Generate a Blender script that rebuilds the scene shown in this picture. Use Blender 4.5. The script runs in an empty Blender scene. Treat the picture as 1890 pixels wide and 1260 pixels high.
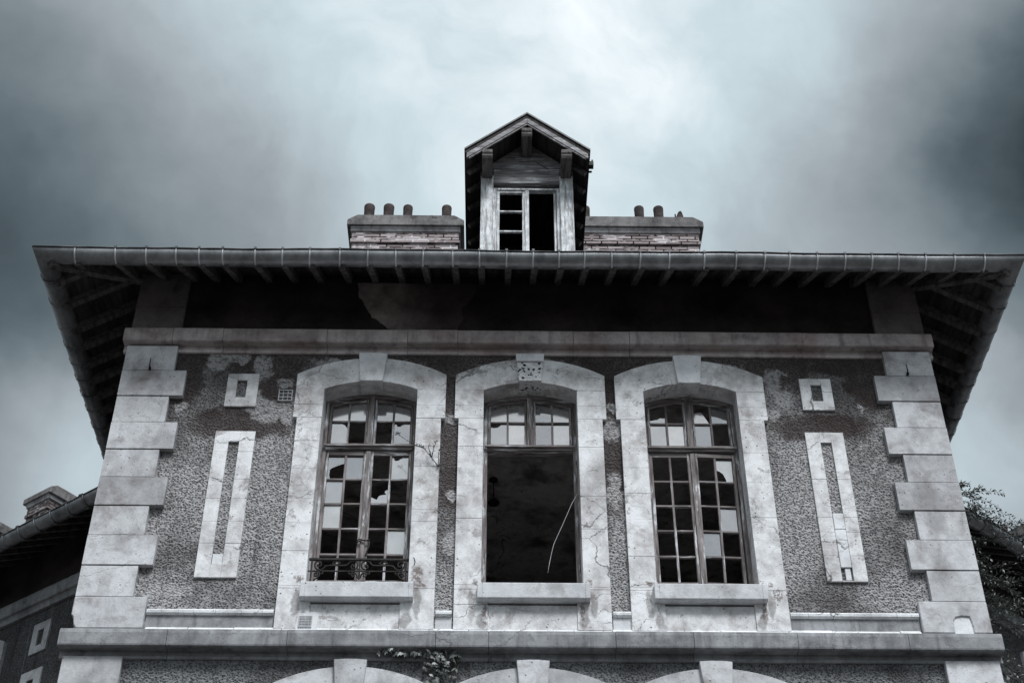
import bpy, bmesh, math, random
from mathutils import Vector, Matrix
R = math.radians
random.seed(11)
scene = bpy.context.scene
COL = scene.collection

# ------------------------------------------------------------------ camera
cd = bpy.data.cameras.new("camera")
cam = bpy.data.objects.new("camera", cd)
COL.objects.link(cam)
cam.location = (-0.372, -13.1, 1.6)
_p, _y, _r = 0.689738, 0.0136295, -0.000745
_f = Vector((math.sin(_y)*math.cos(_p), math.cos(_y)*math.cos(_p), math.sin(_p)))
_rt = Vector((math.cos(_y), -math.sin(_y), 0))
_up = _rt.cross(_f)
_rt2 = _rt*math.cos(_r) + _up*math.sin(_r)
_up2 = _up*math.cos(_r) - _rt*math.sin(_r)
_m = Matrix((_rt2, _up2, -_f)).transposed()
cam.rotation_euler = _m.to_euler()
cd.sensor_width = 36.0
cd.lens = 2780.03/1890*36
cd.clip_start = 0.1
cd.clip_end = 3000
scene.camera = cam

# ------------------------------------------------------------------ world: overcast, broken cloud
SUN_EL, SUN_AZ = R(54), R(160)          # azimuth from +Y clockwise: behind the camera, to its right
W = bpy.data.worlds.new("World")
scene.world = W
W.use_nodes = True
wt = W.node_tree
wt.nodes.clear()
def wn(t, **k):
    n = wt.nodes.new(t)
    for a, v in k.items(): setattr(n, a, v)
    return n
def wl(a, b): wt.links.new(a, b)
def wmath(op, a, b=None, c=None, clamp=False):
    n = wn('ShaderNodeMath', operation=op); n.use_clamp = clamp
    for i, v in enumerate((a, b, c)):
        if v is None: continue
        if isinstance(v, (int, float)): n.inputs[i].default_value = v
        else: wl(v, n.inputs[i])
    return n.outputs[0]
sky = wn('ShaderNodeTexSky'); sky.sky_type = 'NISHITA'; sky.sun_disc = False
sky.sun_elevation = SUN_EL; sky.sun_rotation = SUN_AZ
tc = wn('ShaderNodeTexCoord')
nz = wn('ShaderNodeTexNoise'); nz.inputs['Scale'].default_value = 3.2; nz.inputs['Detail'].default_value = 6; nz.inputs['Roughness'].default_value = .55
wl(tc.outputs['Generated'], nz.inputs['Vector'])
sub = wn('ShaderNodeVectorMath', operation='SUBTRACT'); wl(nz.outputs['Color'], sub.inputs[0]); sub.inputs[1].default_value = (.5, .5, .5)
scl = wn('ShaderNodeVectorMath', operation='SCALE'); wl(sub.outputs[0], scl.inputs[0]); scl.inputs['Scale'].default_value = .22
wv = wn('ShaderNodeVectorMath', operation='ADD'); wl(tc.outputs['Generated'], wv.inputs[0]); wl(scl.outputs[0], wv.inputs[1])
# clouds: (direction, radius, brightness change); thick dark clouds to both sides, thin bright cloud overhead
CLOUDS = [
    ((0.009, 0.60, 0.80), .26, .165), ((0.03, .69, .72), .16, .115), ((-.14, .60, .79), .13, .035), ((.17, .63, .76), .14, .065),
    ((-.27, .70, .66), .12, -.065), ((-.36, .68, .64), .12, -.060), ((.26, .69, .68), .11, -.040), ((.37, .59, .72), .13, -.135), ((.39, .68, .63), .12, -.075),
    ((-.250, .79, .56), .075, .17), ((.285, .78, .555), .075, .15), ((-.35, .79, .50), .08, -.03), ((-.16, .72, .67), .09, -.04), ((-.37, .59, .72), .11, -.060),
    ((0.0, -.55, .84), .70, .45), ((0.0, -.9, .40), .6, .03), ((0.0, .1, 1.0), .45, .05),  # unseen sky behind the camera and overhead, brightened to light the facade
]
acc = None
for d, rad, amp in CLOUDS:
    v = Vector(d).normalized()
    dn = wn('ShaderNodeVectorMath', operation='DISTANCE'); wl(wv.outputs[0], dn.inputs[0]); dn.inputs[1].default_value = v
    q = wmath('DIVIDE', dn.outputs['Value'], rad)
    q = wmath('MULTIPLY', q, q)
    g = wmath('POWER', 2.71828, wmath('MULTIPLY', q, -1.0))
    acc = wmath('MULTIPLY_ADD', g, amp, acc if acc is not None else 0.0)
nz2 = wn('ShaderNodeTexNoise'); nz2.inputs['Scale'].default_value = 9; nz2.inputs['Detail'].default_value = 7; nz2.inputs['Roughness'].default_value = .55; nz2.inputs['Distortion'].default_value = .4
wl(wv.outputs[0], nz2.inputs['Vector'])
val = wmath('ADD', acc, .118)
val = wmath('MULTIPLY', val, wmath('MULTIPLY_ADD', nz2.outputs['Fac'], .80, .60))
val = wmath('MAXIMUM', val, .012)
cr = wn('ShaderNodeValToRGB')
cr.color_ramp.elements[0].color = (.66, .90, 1.0, 1); cr.color_ramp.elements[0].position = .03
cr.color_ramp.elements[1].color = (.78, .935, 1.0, 1); cr.color_ramp.elements[1].position = .34
e = cr.color_ramp.elements.new(.17); e.color = (.83, .925, 1.0, 1)
e = cr.color_ramp.elements.new(.5); e.color = (.93, .97, 1.0, 1)
wl(val, cr.inputs['Fac'])
cl = wn('ShaderNodeVectorMath', operation='SCALE'); wl(cr.outputs['Color'], cl.inputs[0]); wl(val, cl.inputs['Scale'])
bg1 = wn('ShaderNodeBackground'); bg1.inputs['Strength'].default_value = .06; wl(sky.outputs[0], bg1.inputs['Color'])
bg2 = wn('ShaderNodeBackground'); bg2.inputs['Strength'].default_value = 1.0; wl(cl.outputs[0], bg2.inputs['Color'])
mxw = wn('ShaderNodeMixShader'); mxw.inputs[0].default_value = .96
wl(bg1.outputs[0], mxw.inputs[1]); wl(bg2.outputs[0], mxw.inputs[2])
wo = wn('ShaderNodeOutputWorld'); wl(mxw.outputs[0], wo.inputs['Surface'])

sd = bpy.data.lights.new("sun", 'SUN'); sd.energy = 1.5; sd.angle = R(18); sd.color = (.95, .978, 1.0)
so = bpy.data.objects.new("sun", sd); COL.objects.link(so)
sdir = Vector((math.sin(SUN_AZ)*math.cos(SUN_EL), math.cos(SUN_AZ)*math.cos(SUN_EL), math.sin(SUN_EL)))
so.rotation_euler = sdir.to_track_quat('Z', 'Y').to_euler(); so.location = (0, -20, 40)

vs = scene.view_settings
vs.view_transform = 'Standard'; vs.look = 'None'; vs.gamma = 1; vs.use_curve_mapping = False
vs.exposure = 1.18

# ------------------------------------------------------------------ materials
class NT:
    def __init__(s, name):
        s.m = bpy.data.materials.new(name); s.m.use_nodes = True
        s.t = s.m.node_tree; s.t.nodes.clear()
        s.out = s.n('ShaderNodeOutputMaterial'); s.b = s.n('ShaderNodeBsdfPrincipled')
        s.t.links.new(s.b.outputs[0], s.out.inputs['Surface'])
        s.geo = s.n('ShaderNodeNewGeometry'); s.P = s.geo.outputs['Position']
    def n(s, t, **k):
        x = s.t.nodes.new(t)
        for a, v in k.items(): setattr(x, a, v)
        return x
    def put(s, sock, v):
        if v is None: return
        if isinstance(v, bpy.types.NodeSocket): s.t.links.new(v, sock)
        elif isinstance(v, (tuple, list)) and len(v) == 3 and sock.type == 'RGBA': sock.default_value = (*v, 1)
        else: sock.default_value = v
    def math(s, op, a, b=None, c=None, clamp=False):
        x = s.n('ShaderNodeMath', operation=op); x.use_clamp = clamp
        for i, v in enumerate((a, b, c)): s.put(x.inputs[i], v)
        return x.outputs[0]
    def scale(s, v, sc):
        x = s.n('ShaderNodeVectorMath', operation='MULTIPLY'); s.put(x.inputs[0], v); x.inputs[1].default_value = sc; return x.outputs[0]
    def noise(s, sc, det=4, ro=.55, vec=None, dist=0, col=False):
        x = s.n('ShaderNodeTexNoise'); s.put(x.inputs['Vector'], vec or s.P)
        for k, v in (('Scale', sc), ('Detail', det), ('Roughness', ro), ('Distortion', dist)): x.inputs[k].default_value = v
        return x.outputs['Color' if col else 'Fac']
    def warp(s, sc, amt, vec=None, det=3):
        a = s.n('ShaderNodeVectorMath', operation='SUBTRACT'); s.put(a.inputs[0], s.noise(sc, det, .6, vec, col=True)); a.inputs[1].default_value = (.5,)*3
        b = s.n('ShaderNodeVectorMath', operation='SCALE'); s.put(b.inputs[0], a.outputs[0]); b.inputs['Scale'].default_value = amt
        c = s.n('ShaderNodeVectorMath', operation='ADD'); s.put(c.inputs[0], vec or s.P); s.put(c.inputs[1], b.outputs[0])
        return c.outputs[0]
    def vor(s, sc, feat='F1', vec=None, out='Distance', rnd=1.0):
        x = s.n('ShaderNodeTexVoronoi'); x.feature = feat; s.put(x.inputs['Vector'], vec or s.P); x.inputs['Scale'].default_value = sc; x.inputs['Randomness'].default_value = rnd
        return x.outputs[out]
    def step(s, v, a, b):        # smooth 0..1 between a and b (a may exceed b)
        x = s.n('ShaderNodeMapRange'); x.interpolation_type = 'SMOOTHSTEP'; x.clamp = True
        s.put(x.inputs['Value'], v)
        if a <= b:
            x.inputs['From Min'].default_value = a; x.inputs['From Max'].default_value = b
        else:
            x.inputs['From Min'].default_value = b; x.inputs['From Max'].default_value = a
            x.inputs['To Min'].default_value = 1; x.inputs['To Max'].default_value = 0
        return x.outputs[0]
    def ramp(s, v, st):
        x = s.n('ShaderNodeValToRGB'); e = x.color_ramp.elements
        e[0].position, e[0].color = st[0][0], (*st[0][1], 1); e[1].position, e[1].color = st[-1][0], (*st[-1][1], 1)
        for p, c in st[1:-1]:
            k = e.new(p); k.color = (*c, 1)
        s.put(x.inputs['Fac'], v); return x.outputs['Color']
    def mix(s, f, a, b, mode='MIX'):
        x = s.n('ShaderNodeMix', data_type='RGBA', blend_type=mode)
        s.put(x.inputs[0], f); s.put(x.inputs[6], a); s.put(x.inputs[7], b); return x.outputs[2]
    def bump(s, h, st=.5, d=.02, nrm=None):
        x = s.n('ShaderNodeBump'); x.inputs['Strength'].default_value = st; x.inputs['Distance'].default_value = d
        s.put(x.inputs['Height'], h); s.put(x.inputs['Normal'], nrm); return x.outputs[0]
    def mul(s, *a):
        r = a[0]
        for b in a[1:]: r = s.math('MULTIPLY', r, b)
        return r
    def mx(s, *a):
        r = a[0]
        for b in a[1:]: r = s.math('MAXIMUM', r, b)
        return r
    def spots(s, lst, vec):      # elliptical patches of colour: (x, z, rx, rz) on the facade
        xyz = s.n('ShaderNodeSeparateXYZ'); s.put(xyz.inputs[0], vec); r = None
        for (x, z, rx, rz) in lst:
            a = s.math('MULTIPLY_ADD', xyz.outputs[0], 1/rx, -x/rx); b = s.math('MULTIPLY_ADD', xyz.outputs[2], 1/rz, -z/rz)
            q = s.math('ADD', s.math('MULTIPLY', a, a), s.math('MULTIPLY', b, b))
            g = s.step(q, 1.25, .45)
            r = g if r is None else s.math('MAXIMUM', r, g)
        return r
    def fin(s, col, rough=.85, nrm=None, metal=0.0, spec=.3):
        s.put(s.b.inputs['Base Color'], col); s.put(s.b.inputs['Roughness'], rough); s.put(s.b.inputs['Metallic'], metal)
        s.put(s.b.inputs['Specular IOR Level'], spec); s.put(s.b.inputs['Normal'], nrm); return s.m

def cracks(t, sc, w, amt=.25, wsc=2.5):
    wv_ = t.scale(t.warp(wsc, amt, det=7), (1, 1, 2.1))
    e1 = t.vor(sc, 'DISTANCE_TO_EDGE', wv_)
    k = t.math('MULTIPLY', e1, t.math('MULTIPLY_ADD', t.noise(6, 4, .7), -3.2, 2.75))
    return t.step(k, w, w*.3)

def mat_stucco(name='roughcast_stucco', lo=(.030, .024, .023), hi=(.46, .45, .455), spots=True, bumpd=.035):
    t = NT(name)
    g = t.noise(58, 3, .65); v = t.vor(47)
    g3 = t.noise(27, 4, .7)
    msk = t.step(t.noise(1.1, 4, .6), .42, .60)
    g = t.math('ADD', t.math('MULTIPLY', g, .70), t.math('MULTIPLY', g3, .30))
    grain = t.math('ADD', t.math('MULTIPLY', g, t.math('MULTIPLY_ADD', msk, .35, .62)), t.math('MULTIPLY', v, .38))
    grain = t.math('ADD', grain, t.math('MULTIPLY_ADD', msk, -.175, .07))
    col = t.ramp(grain, [(.40, lo), (.50, tuple(.62*a+.38*b for a, b in zip(lo, hi))), (.63, hi)])
    # weathering: big soft clouds of soot
    soot = t.step(t.noise(.75, 5, .6), .44, .66)
    col = t.mix(t.mul(soot, .72), col, (.040, .034, .034))
    drip = t.step(t.noise(1.0, 5, .6, t.scale(t.P, (7, 7, .55))), .56, .72)
    col = t.mix(t.mul(drip, .60), col, (.040, .032, .030))
    drip2 = t.step(t.noise(1.0, 5, .6, t.scale(t.P, (9, 9, .8))), .60, .74)
    col = t.mix(t.mul(drip2, .32), col, (.42, .41, .42))
    fine = t.step(t.noise(5.5, 5, .65), .60, .74)
    col = t.mix(t.mul(fine, .22), col, (.40, .40, .42))
    if spots:
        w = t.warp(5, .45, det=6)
        # brown soot spots on the upper wall, with eaves shade painted in
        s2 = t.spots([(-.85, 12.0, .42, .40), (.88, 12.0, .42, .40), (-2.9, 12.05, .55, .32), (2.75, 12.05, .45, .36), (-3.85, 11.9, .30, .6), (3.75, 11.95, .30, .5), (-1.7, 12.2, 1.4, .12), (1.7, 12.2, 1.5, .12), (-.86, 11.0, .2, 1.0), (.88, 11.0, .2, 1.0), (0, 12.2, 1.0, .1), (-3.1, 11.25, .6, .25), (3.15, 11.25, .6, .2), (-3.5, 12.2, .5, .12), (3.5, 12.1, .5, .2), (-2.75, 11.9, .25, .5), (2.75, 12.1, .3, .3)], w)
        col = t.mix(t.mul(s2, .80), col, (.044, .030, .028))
        # pale places where the roughcast skin has come off or been patched
        w2 = t.warp(9, .30, det=6)
        s1 = t.spots([(-3.46, 12.10, .13, .16), (-3.25, 12.16, .16, .10), (-2.83, 11.40, .22, .16), (-2.98, 11.56, .12, .12), (-2.60, 11.33, .10, .12), (-2.68, 11.78, .12, .05), (2.77, 11.99, .06, .06), (2.78, 11.62, .09, .11), (2.64, 11.42, .10, .08), (.885, 11.18, .14, .17), (.92, 11.46, .08, .07), (-.86, 11.32, .10, .07), (-3.62, 9.18, .26, .05), (-.83, 10.32, .07, .07), (-.83, 9.75, .09, .16), (-2.2, 12.08, .16, .06), (-3.78, 11.45, .06, .06), (3.6, 11.5, .04, .06), (3.55, 11.0, .03, .1), (3.3, 9.5, .06, .05), (2.68, 11.85, .10, .2), (-2.95, 12.0, .1, .2), (.88, 10.4, .09, .25)], w2)
        s1 = t.mul(s1, t.step(t.noise(22, 4, .7), .32, .56))
        col = t.mix(t.mul(s1, .85), col, (.50, .485, .49))
    h = t.math('ADD', t.math('MULTIPLY', t.noise(46, 3.5, .68), .8), t.math('MULTIPLY', v, .6))
    return t.fin(col, .95, t.bump(h, .9, bumpd), spec=.15)

def mat_limestone(name, lo, hi, dirt, pits=.5, crack=0.0, rand=0.0, streak=0.0, joint=False, red=0.0, scabs=.3, grime=.3, runs=False):
    t = NT(name)
    a = t.noise(1.6, 7, .62); b = t.noise(11, 5, .6)
    f = t.math('ADD', t.math('MULTIPLY', a, .62), t.math('MULTIPLY', b, .38))
    col = t.ramp(f, [(.34, lo), (.58, hi)])
    if rand:
        oi = t.n('ShaderNodeObjectInfo')
        k = t.math('MULTIPLY_ADD', oi.outputs['Random'], rand, 1-rand)
        c = t.n('ShaderNodeVectorMath', operation='SCALE'); t.put(c.inputs[0], col); t.put(c.inputs['Scale'], k); col = c.outputs[0]
    d = t.step(t.noise(2.6, 8, .68, dist=.3), .50, .72)
    col = t.mix(t.mul(d, .75), col, dirt)
    d2 = t.step(t.noise(38, 3, .7), .56, .72)
    col = t.mix(t.mul(d2, .35), col, dirt)
    if streak:
        st = t.step(t.noise(3.0, 5, .6, t.scale(t.P, (3.2, 3.2, .35))), .50, .70)
        col = t.mix(t.mul(st, streak), col, (.045, .036, .036))
    if red:
        rr = t.step(t.noise(.9, 4, .6), .46, .62)
        col = t.mix(t.mul(rr, red), col, (.30, .20, .19))
    # scabs where the limewash has flaked, with a hard broken edge, and soft grime
    sc_ = t.noise(3.4, 8, .72, dist=.5); scab = t.mul(t.step(sc_, .605, .625), scabs)
    col = t.mix(t.mul(scab, .8), col, tuple(.5*a+.5*b for a, b in zip(lo, dirt)))
    lite = t.mul(t.step(t.noise(4.3, 8, .72, dist=.4), .62, .64), scabs)
    col = t.mix(t.mul(lite, .7), col, tuple(min(.85, 1.15*a) for a in hi))
    gr = t.step(t.noise(1.0, 6, .66, t.scale(t.P, (2.0, 2.0, 1.2))), .48, .68)
    col = t.mix(t.mul(gr, grime), col, tuple(.62*a for a in dirt))
    if runs:
        w7 = t.warp(7, .16, det=6)
        rs = t.spots([(c+sx*.60, 9.02, .045, .17) for c in (-1.735, .005, 1.75) for sx in (-1, 1)]+[(c+sx*.50, 8.84, .05, .10) for c in (-1.735, .005, 1.75) for sx in (-1, 1)], w7)
        col = t.mix(t.mul(rs, t.math('MULTIPLY_ADD', t.noise(16, 4, .7), .9, .1), .9), col, (.10, .085, .08))
        rb = t.spots([(-1.14, 9.32, .06, .16), (-2.30, 9.30, .05, .05), (-.55, 9.27, .04, .03), (.56, 9.28, .05, .05), (2.32, 9.25, .09, .05), (2.44, 9.14, .06, .07), (1.18, 9.27, .05, .04), (-1.10, 9.22, .05, .03), (2.28, 8.95, .03, .12), (-.47, 8.90, .03, .12), (.50, 8.92, .03, .14)], t.warp(12, .14, det=6))
        col = t.mix(t.mul(rb, t.step(t.noise(30, 4, .7), .38, .56), .85), col, (.16, .125, .115))
    pv = t.vor(19); pc = t.n('ShaderNodeSeparateColor'); t.put(pc.inputs[0], t.vor(19, out='Color'))
    pit = t.mul(t.step(pv, .20, .12), t.step(pc.outputs[0], .62, .66), t.step(t.noise(1.9, 3), .42, .6))
    pv2 = t.vor(48); pit2 = t.mul(t.step(pv2, .22, .14), t.step(t.noise(3.1, 4, .6), .5, .66))
    pit = t.math('MAXIMUM', pit, pit2)
    col = t.mix(t.mul(pit, pits), col, (.06, .05, .05))
    h = t.math('MULTIPLY_ADD', scab, -.6, t.math('MULTIPLY_ADD', pit, -.5, t.noise(55, 4, .6)))
    if crack:
        cm = t.mul(cracks(t, .80, .010, .40), t.step(t.noise(.9, 3), .48, .60))
        cm2 = t.mul(cracks(t, 2.2, .012, .30, 5), t.step(t.noise(1.4, 3), .52, .64))
        cm = t.math('MAXIMUM', cm, t.mul(cm2, .7))
        col = t.mix(t.mul(cm, crack), col, (.05, .043, .043))
        h = t.math('MULTIPLY_ADD', cm, -1.0, h)
    return t.fin(col, .9, t.bump(h, .45, .008), spec=.2)

def mat_plain(name, c0, c1, sc=6, rough=.8, metal=0, bump=.2, det=6, spec=.3, vec=None):
    t = NT(name)
    v = t.scale(t.P, vec) if vec else None
    f = t.noise(sc, det, .62, v)
    return t.fin(t.ramp(f, [(.34, c0), (.66, c1)]), rough, t.bump(t.noise(sc*6, 4, .6, v), bump, .01) if bump else None, metal, spec)

def mat_flaking_wood(name, wood0, wood1, paint, cover, vert=True):
    t = NT(name)
    vz = t.scale(t.P, (26, 26, 3.0)); vh = t.scale(t.P, (3.0, 26, 26))
    g = t.noise(1.0, 5, .65, vz)
    g2 = t.noise(1.0, 5, .65, vh)
    grain = g if vert else g2
    col = t.ramp(grain, [(.33, wood0), (.66, wood1)])
    flake = t.noise(1.0, 6, .7, t.scale(t.P, (22, 22, 2.4) if vert else (2.4, 22, 22)))
    m = t.step(flake, cover, cover+.10)
    m = t.mul(m, t.step(grain, .25, .5))
    col = t.mix(m, col, t.ramp(t.noise(9, 5, .6), [(.35, tuple(.55*c for c in paint)), (.62, paint)]))
    h = t.math('ADD', t.math('MULTIPLY', m, .5), grain)
    return t.fin(col, .75, t.bump(h, .6, .006), spec=.25)

M = {}
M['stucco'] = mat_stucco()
M['stucco_dark'] = mat_stucco('sooty_ground_floor_stucco', (.035, .034, .036), (.26, .265, .275), spots=False)
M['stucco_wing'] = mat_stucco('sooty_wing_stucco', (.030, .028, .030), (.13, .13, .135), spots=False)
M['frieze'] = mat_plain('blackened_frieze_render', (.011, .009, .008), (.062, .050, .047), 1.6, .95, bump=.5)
M['quoin'] = mat_limestone('dressed_limestone', (.45, .445, .455), (.68, .685, .71), (.21, .18, .178), pits=.7, rand=.30, scabs=.4, grime=.52, crack=.12)
M['frieze_stone'] = mat_limestone('dark_dressed_limestone', (.13, .112, .110), (.21, .186, .183), (.055, .048, .048), pits=.3, crack=.5)  # darker version of the quoin limestone
M['course'] = mat_limestone('stained_moulded_stone', (.32, .272, .268), (.57, .515, .51), (.17, .132, .13), pits=.4, streak=.40, crack=.35, red=.45)
M['ledge'] = mat_limestone('grey_ledge_stone', (.20, .202, .212), (.35, .355, .37), (.11, .106, .107), pits=.35, streak=.40, crack=.4, scabs=.6, grime=.5)
M['surround'] = mat_limestone('whitewashed_stone', (.45, .43, .43), (.83, .835, .85), (.25, .208, .20), pits=.9, crack=.72, scabs=.9, grime=.45, runs=True)
M['plug'] = mat_limestone('white_rendered_patch', (.60, .61, .63), (.82, .83, .85), (.36, .35, .35), pits=.5, crack=.8)
M['sill'] = mat_limestone('smooth_sill_stone', (.46, .465, .48), (.66, .67, .69), (.28, .265, .265), pits=.7, scabs=.3)
M['mortar'] = mat_limestone('white_mortar', (.60, .61, .62), (.80, .81, .83), (.25, .24, .24), pits=.6, crack=.9)
M['wood'] = mat_flaking_wood('flaking_window_wood', (.06, .048, .045), (.30, .265, .262), (.72, .73, .75), .52)
M['wood_h'] = mat_flaking_wood('flaking_rail_wood', (.06, .048, .045), (.30, .265, .262), (.72, .73, .75), .52, False)
M['dormer_wood'] = mat_flaking_wood('bleached_dormer_wood', (.20, .19, .195), (.50, .495, .50), (.84, .86, .88), .42)
M['dormer_wood_h'] = mat_flaking_wood('bleached_board_wood', (.10, .09, .092), (.36, .345, .35), (.70, .71, .74), .52, False)
M['beam'] = mat_plain('dark_eaves_timber', (.05, .044, .044), (.19, .172, .172), 3, .8, bump=.4, vec=(6, 1, 6))
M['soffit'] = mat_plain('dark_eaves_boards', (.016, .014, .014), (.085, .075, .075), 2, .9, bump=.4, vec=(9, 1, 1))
M['slate'] = mat_plain('weathered_slate', (.03, .031, .034), (.08, .08, .085), 4, .6, bump=.5)
M['iron'] = mat_plain('rusty_black_iron', (.008, .007, .007), (.035, .030, .028), 20, .6, metal=.3, bump=.3)
M['cap'] = mat_limestone('lichened_cap_stone', (.07, .066, .066), (.24, .228, .23), (.025, .022, .022), pits=.9, streak=.35, scabs=1.0)
M['neck'] = mat_limestone('pale_chimney_moulding', (.26, .25, .255), (.60, .59, .60), (.10, .09, .09), pits=.3, streak=.4)
M['pot'] = mat_plain('sooty_terracotta', (.022, .018, .018), (.085, .062, .060), 7, .9, bump=.3)
M['plaster_in'] = mat_limestone('peeling_room_plaster', (.38, .345, .335), (.70, .66, .65), (.12, .10, .095), pits=.2, crack=.8, scabs=1.0, grime=.7)
def mat_bare():
    t = NT('bare_frieze_plaster')
    xyz = t.n('ShaderNodeSeparateXYZ'); t.put(xyz.inputs[0], t.warp(2.5, .7, det=6))
    m = t.step(xyz.outputs[0], -1.0, -1.75)
    base = t.ramp(t.noise(3.5, 8, .66), [(.34, (.16, .132, .125)), (.66, (.46, .40, .385))])
    dark = t.ramp(t.noise(1.6, 6, .62), [(.34, (.011, .009, .008)), (.66, (.062, .050, .047))])
    return t.fin(t.mix(t.math('MULTIPLY_ADD', m, .9, .1), dark, base), .95, t.bump(t.noise(22, 5, .66), .9, .01), spec=.2)
M['bare_plaster'] = mat_bare()
M['lamp'] = mat_plain('black_enamel', (.006, .006, .006), (.012, .011, .011), 8, .4, bump=0)
M['cable'] = mat_plain('pale_cable', (.38, .38, .39), (.55, .55, .56), 8, .6, bump=0)
M['cord'] = mat_plain('dark_cord', (.02, .018, .018), (.06, .055, .05), 30, .9, bump=.3)
M['vent'] = mat_plain('grey_vent_metal', (.30, .30, .31), (.50, .50, .52), 9, .6, bump=.1)
M['vent_back'] = mat_plain('dull_vent_mesh', (.07, .07, .07), (.14, .14, .145), 9, .8, bump=0)
M['boards'] = mat_plain('dusty_floor_boards', (.20, .19, .18), (.42, .40, .39), 3, .9, bump=.2)
M['dark'] = mat_plain('dark_recess', (.010, .010, .010), (.022, .022, .022), 9, .9, bump=0)
M['ground'] = mat_plain('damp_dark_gravel', (.042, .040, .038), (.09, .086, .082), 3, .95, bump=.6)

def mat_zinc(name, c0, c1, metal, rough):
    t = NT(name)
    f = t.noise(2.2, 7, .65)
    st = t.noise(1.0, 4, .6, t.scale(t.P, (9, 9, 1.2)))
    col = t.ramp(t.math('ADD', t.math('MULTIPLY', f, .6), t.math('MULTIPLY', st, .4)), [(.36, c0), (.62, c1)])
    return t.fin(col, t.math('MULTIPLY_ADD', f, .25, rough-.1), t.bump(t.noise(7, 3, .5), .25, .01), metal, .4)
M['zinc'] = mat_zinc('dull_zinc', (.15, .152, .158), (.40, .407, .42), .55, .36)
M['zinc_bright'] = mat_zinc('bare_zinc_strap', (.50, .51, .53), (.80, .81, .83), .2, .5)
M['zinc_dark'] = mat_zinc('blackened_zinc', (.03, .03, .032), (.09, .09, .095), .4, .5)

def mat_brick(name='worn_chimney_brick', k=1.0):
    t = NT(name); K = lambda c: tuple(k*x for x in c)
    tx = t.n('ShaderNodeTexCoord')
    sp = t.n('ShaderNodeSeparateXYZ'); t.put(sp.inputs[0], tx.outputs['Object'])
    cb = t.n('ShaderNodeCombineXYZ'); t.put(cb.inputs[0], t.math('ADD', sp.outputs[0], sp.outputs[1])); t.put(cb.inputs[1], sp.outputs[2])
    wv_ = t.warp(14, .012, cb.outputs[0])
    def bk(c1, c2, mo, smooth):
        b = t.n('ShaderNodeTexBrick'); t.put(b.inputs['Vector'], wv_); b.offset = .5
        b.inputs['Scale'].default_value = 1; b.inputs['Mortar Size'].default_value = .0105; b.inputs['Mortar Smooth'].default_value = smooth
        b.inputs['Brick Width'].default_value = .235; b.inputs['Row Height'].default_value = .066; b.inputs['Bias'].default_value = -.1
        for k, v in (('Color1', c1), ('Color2', c2), ('Mortar', mo)): t.put(b.inputs[k], v)
        return b
    mort = t.ramp(t.noise(4, 4, .6), [(.50, (.018, .014, .014)), (.60, (.70, .68, .69))])
    b = bk(K((.24, .19, .188)), K((.50, .43, .435)), mort, .1)
    col = t.mix(t.mul(t.step(t.noise(9, 5, .7), .52, .70), .40), b.outputs['Color'], K((.64, .58, .59)))
    col = t.mix(t.mul(t.step(t.noise(5, 5, .7), .56, .72), .7), col, (.055, .04, .04))
    h = t.math('MULTIPLY_ADD', b.outputs['Fac'], -1.0, t.math('MULTIPLY', t.noise(40, 3), .4))
    return t.fin(col, .92, t.bump(h, .6, .012), spec=.2)
M['brick'] = mat_brick(); M['brick_dark'] = mat_brick('sooty_chimney_brick', .45)

def mat_glass():
    t = NT('dusty_old_glass'); t.t.nodes.remove(t.b)
    rp_ = t.geo.outputs['Random Per Island']
    gl = t.n('ShaderNodeBsdfGlossy'); t.put(gl.inputs['Color'], t.ramp(rp_, [(0, (.80, .80, .82)), (1, (1, .98, .97))]))
    t.put(gl.inputs['Roughness'], t.math('MULTIPLY_ADD', rp_, .10, .04))
    t.put(gl.inputs['Normal'], t.bump(t.noise(3.5, 2, .5), .14, .02))
    tr = t.n('ShaderNodeBsdfTransparent'); tr.inputs['Color'].default_value = (.72, .73, .75, 1)
    df = t.n('ShaderNodeBsdfDiffuse'); t.put(df.inputs['Color'], t.ramp(t.noise(7, 6, .7), [(.35, (.26, .255, .26)), (.65, (.48, .48, .49))]))
    dust = t.math('ADD', t.math('MULTIPLY', t.noise(2.8, 6, .7), .35), t.math('MULTIPLY', rp_, .38))
    m1 = t.n('ShaderNodeMixShader'); t.put(m1.inputs[0], dust); t.put(m1.inputs[1], tr.outputs[0]); t.put(m1.inputs[2], df.outputs[0])
    m2 = t.n('ShaderNodeMixShader'); t.put(m2.inputs[0], t.math('MULTIPLY_ADD', rp_, .12, .30))
    t.put(m2.inputs[1], m1.outputs[0]); t.put(m2.inputs[2], gl.outputs[0])
    t.t.links.new(m2.outputs[0], t.out.inputs['Surface'])
    return t.m
M['glass'] = mat_glass()

def mat_leaf(name, c0, c1):
    t = NT(name)
    f = t.noise(13, 3, .6)
    m = t.fin(t.ramp(f, [(.35, c0), (.65, c1)]), .42, spec=.5)
    return m
M['leaf'] = mat_leaf('shrub_leaf', (.045, .055, .048), (.24, .26, .245))
M['ivy'] = mat_leaf('ivy_leaf', (.035, .042, .036), (.16, .17, .16))
M['twig'] = mat_plain('twig_bark', (.03, .026, .025), (.08, .07, .068), 20, .9, bump=0)

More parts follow.
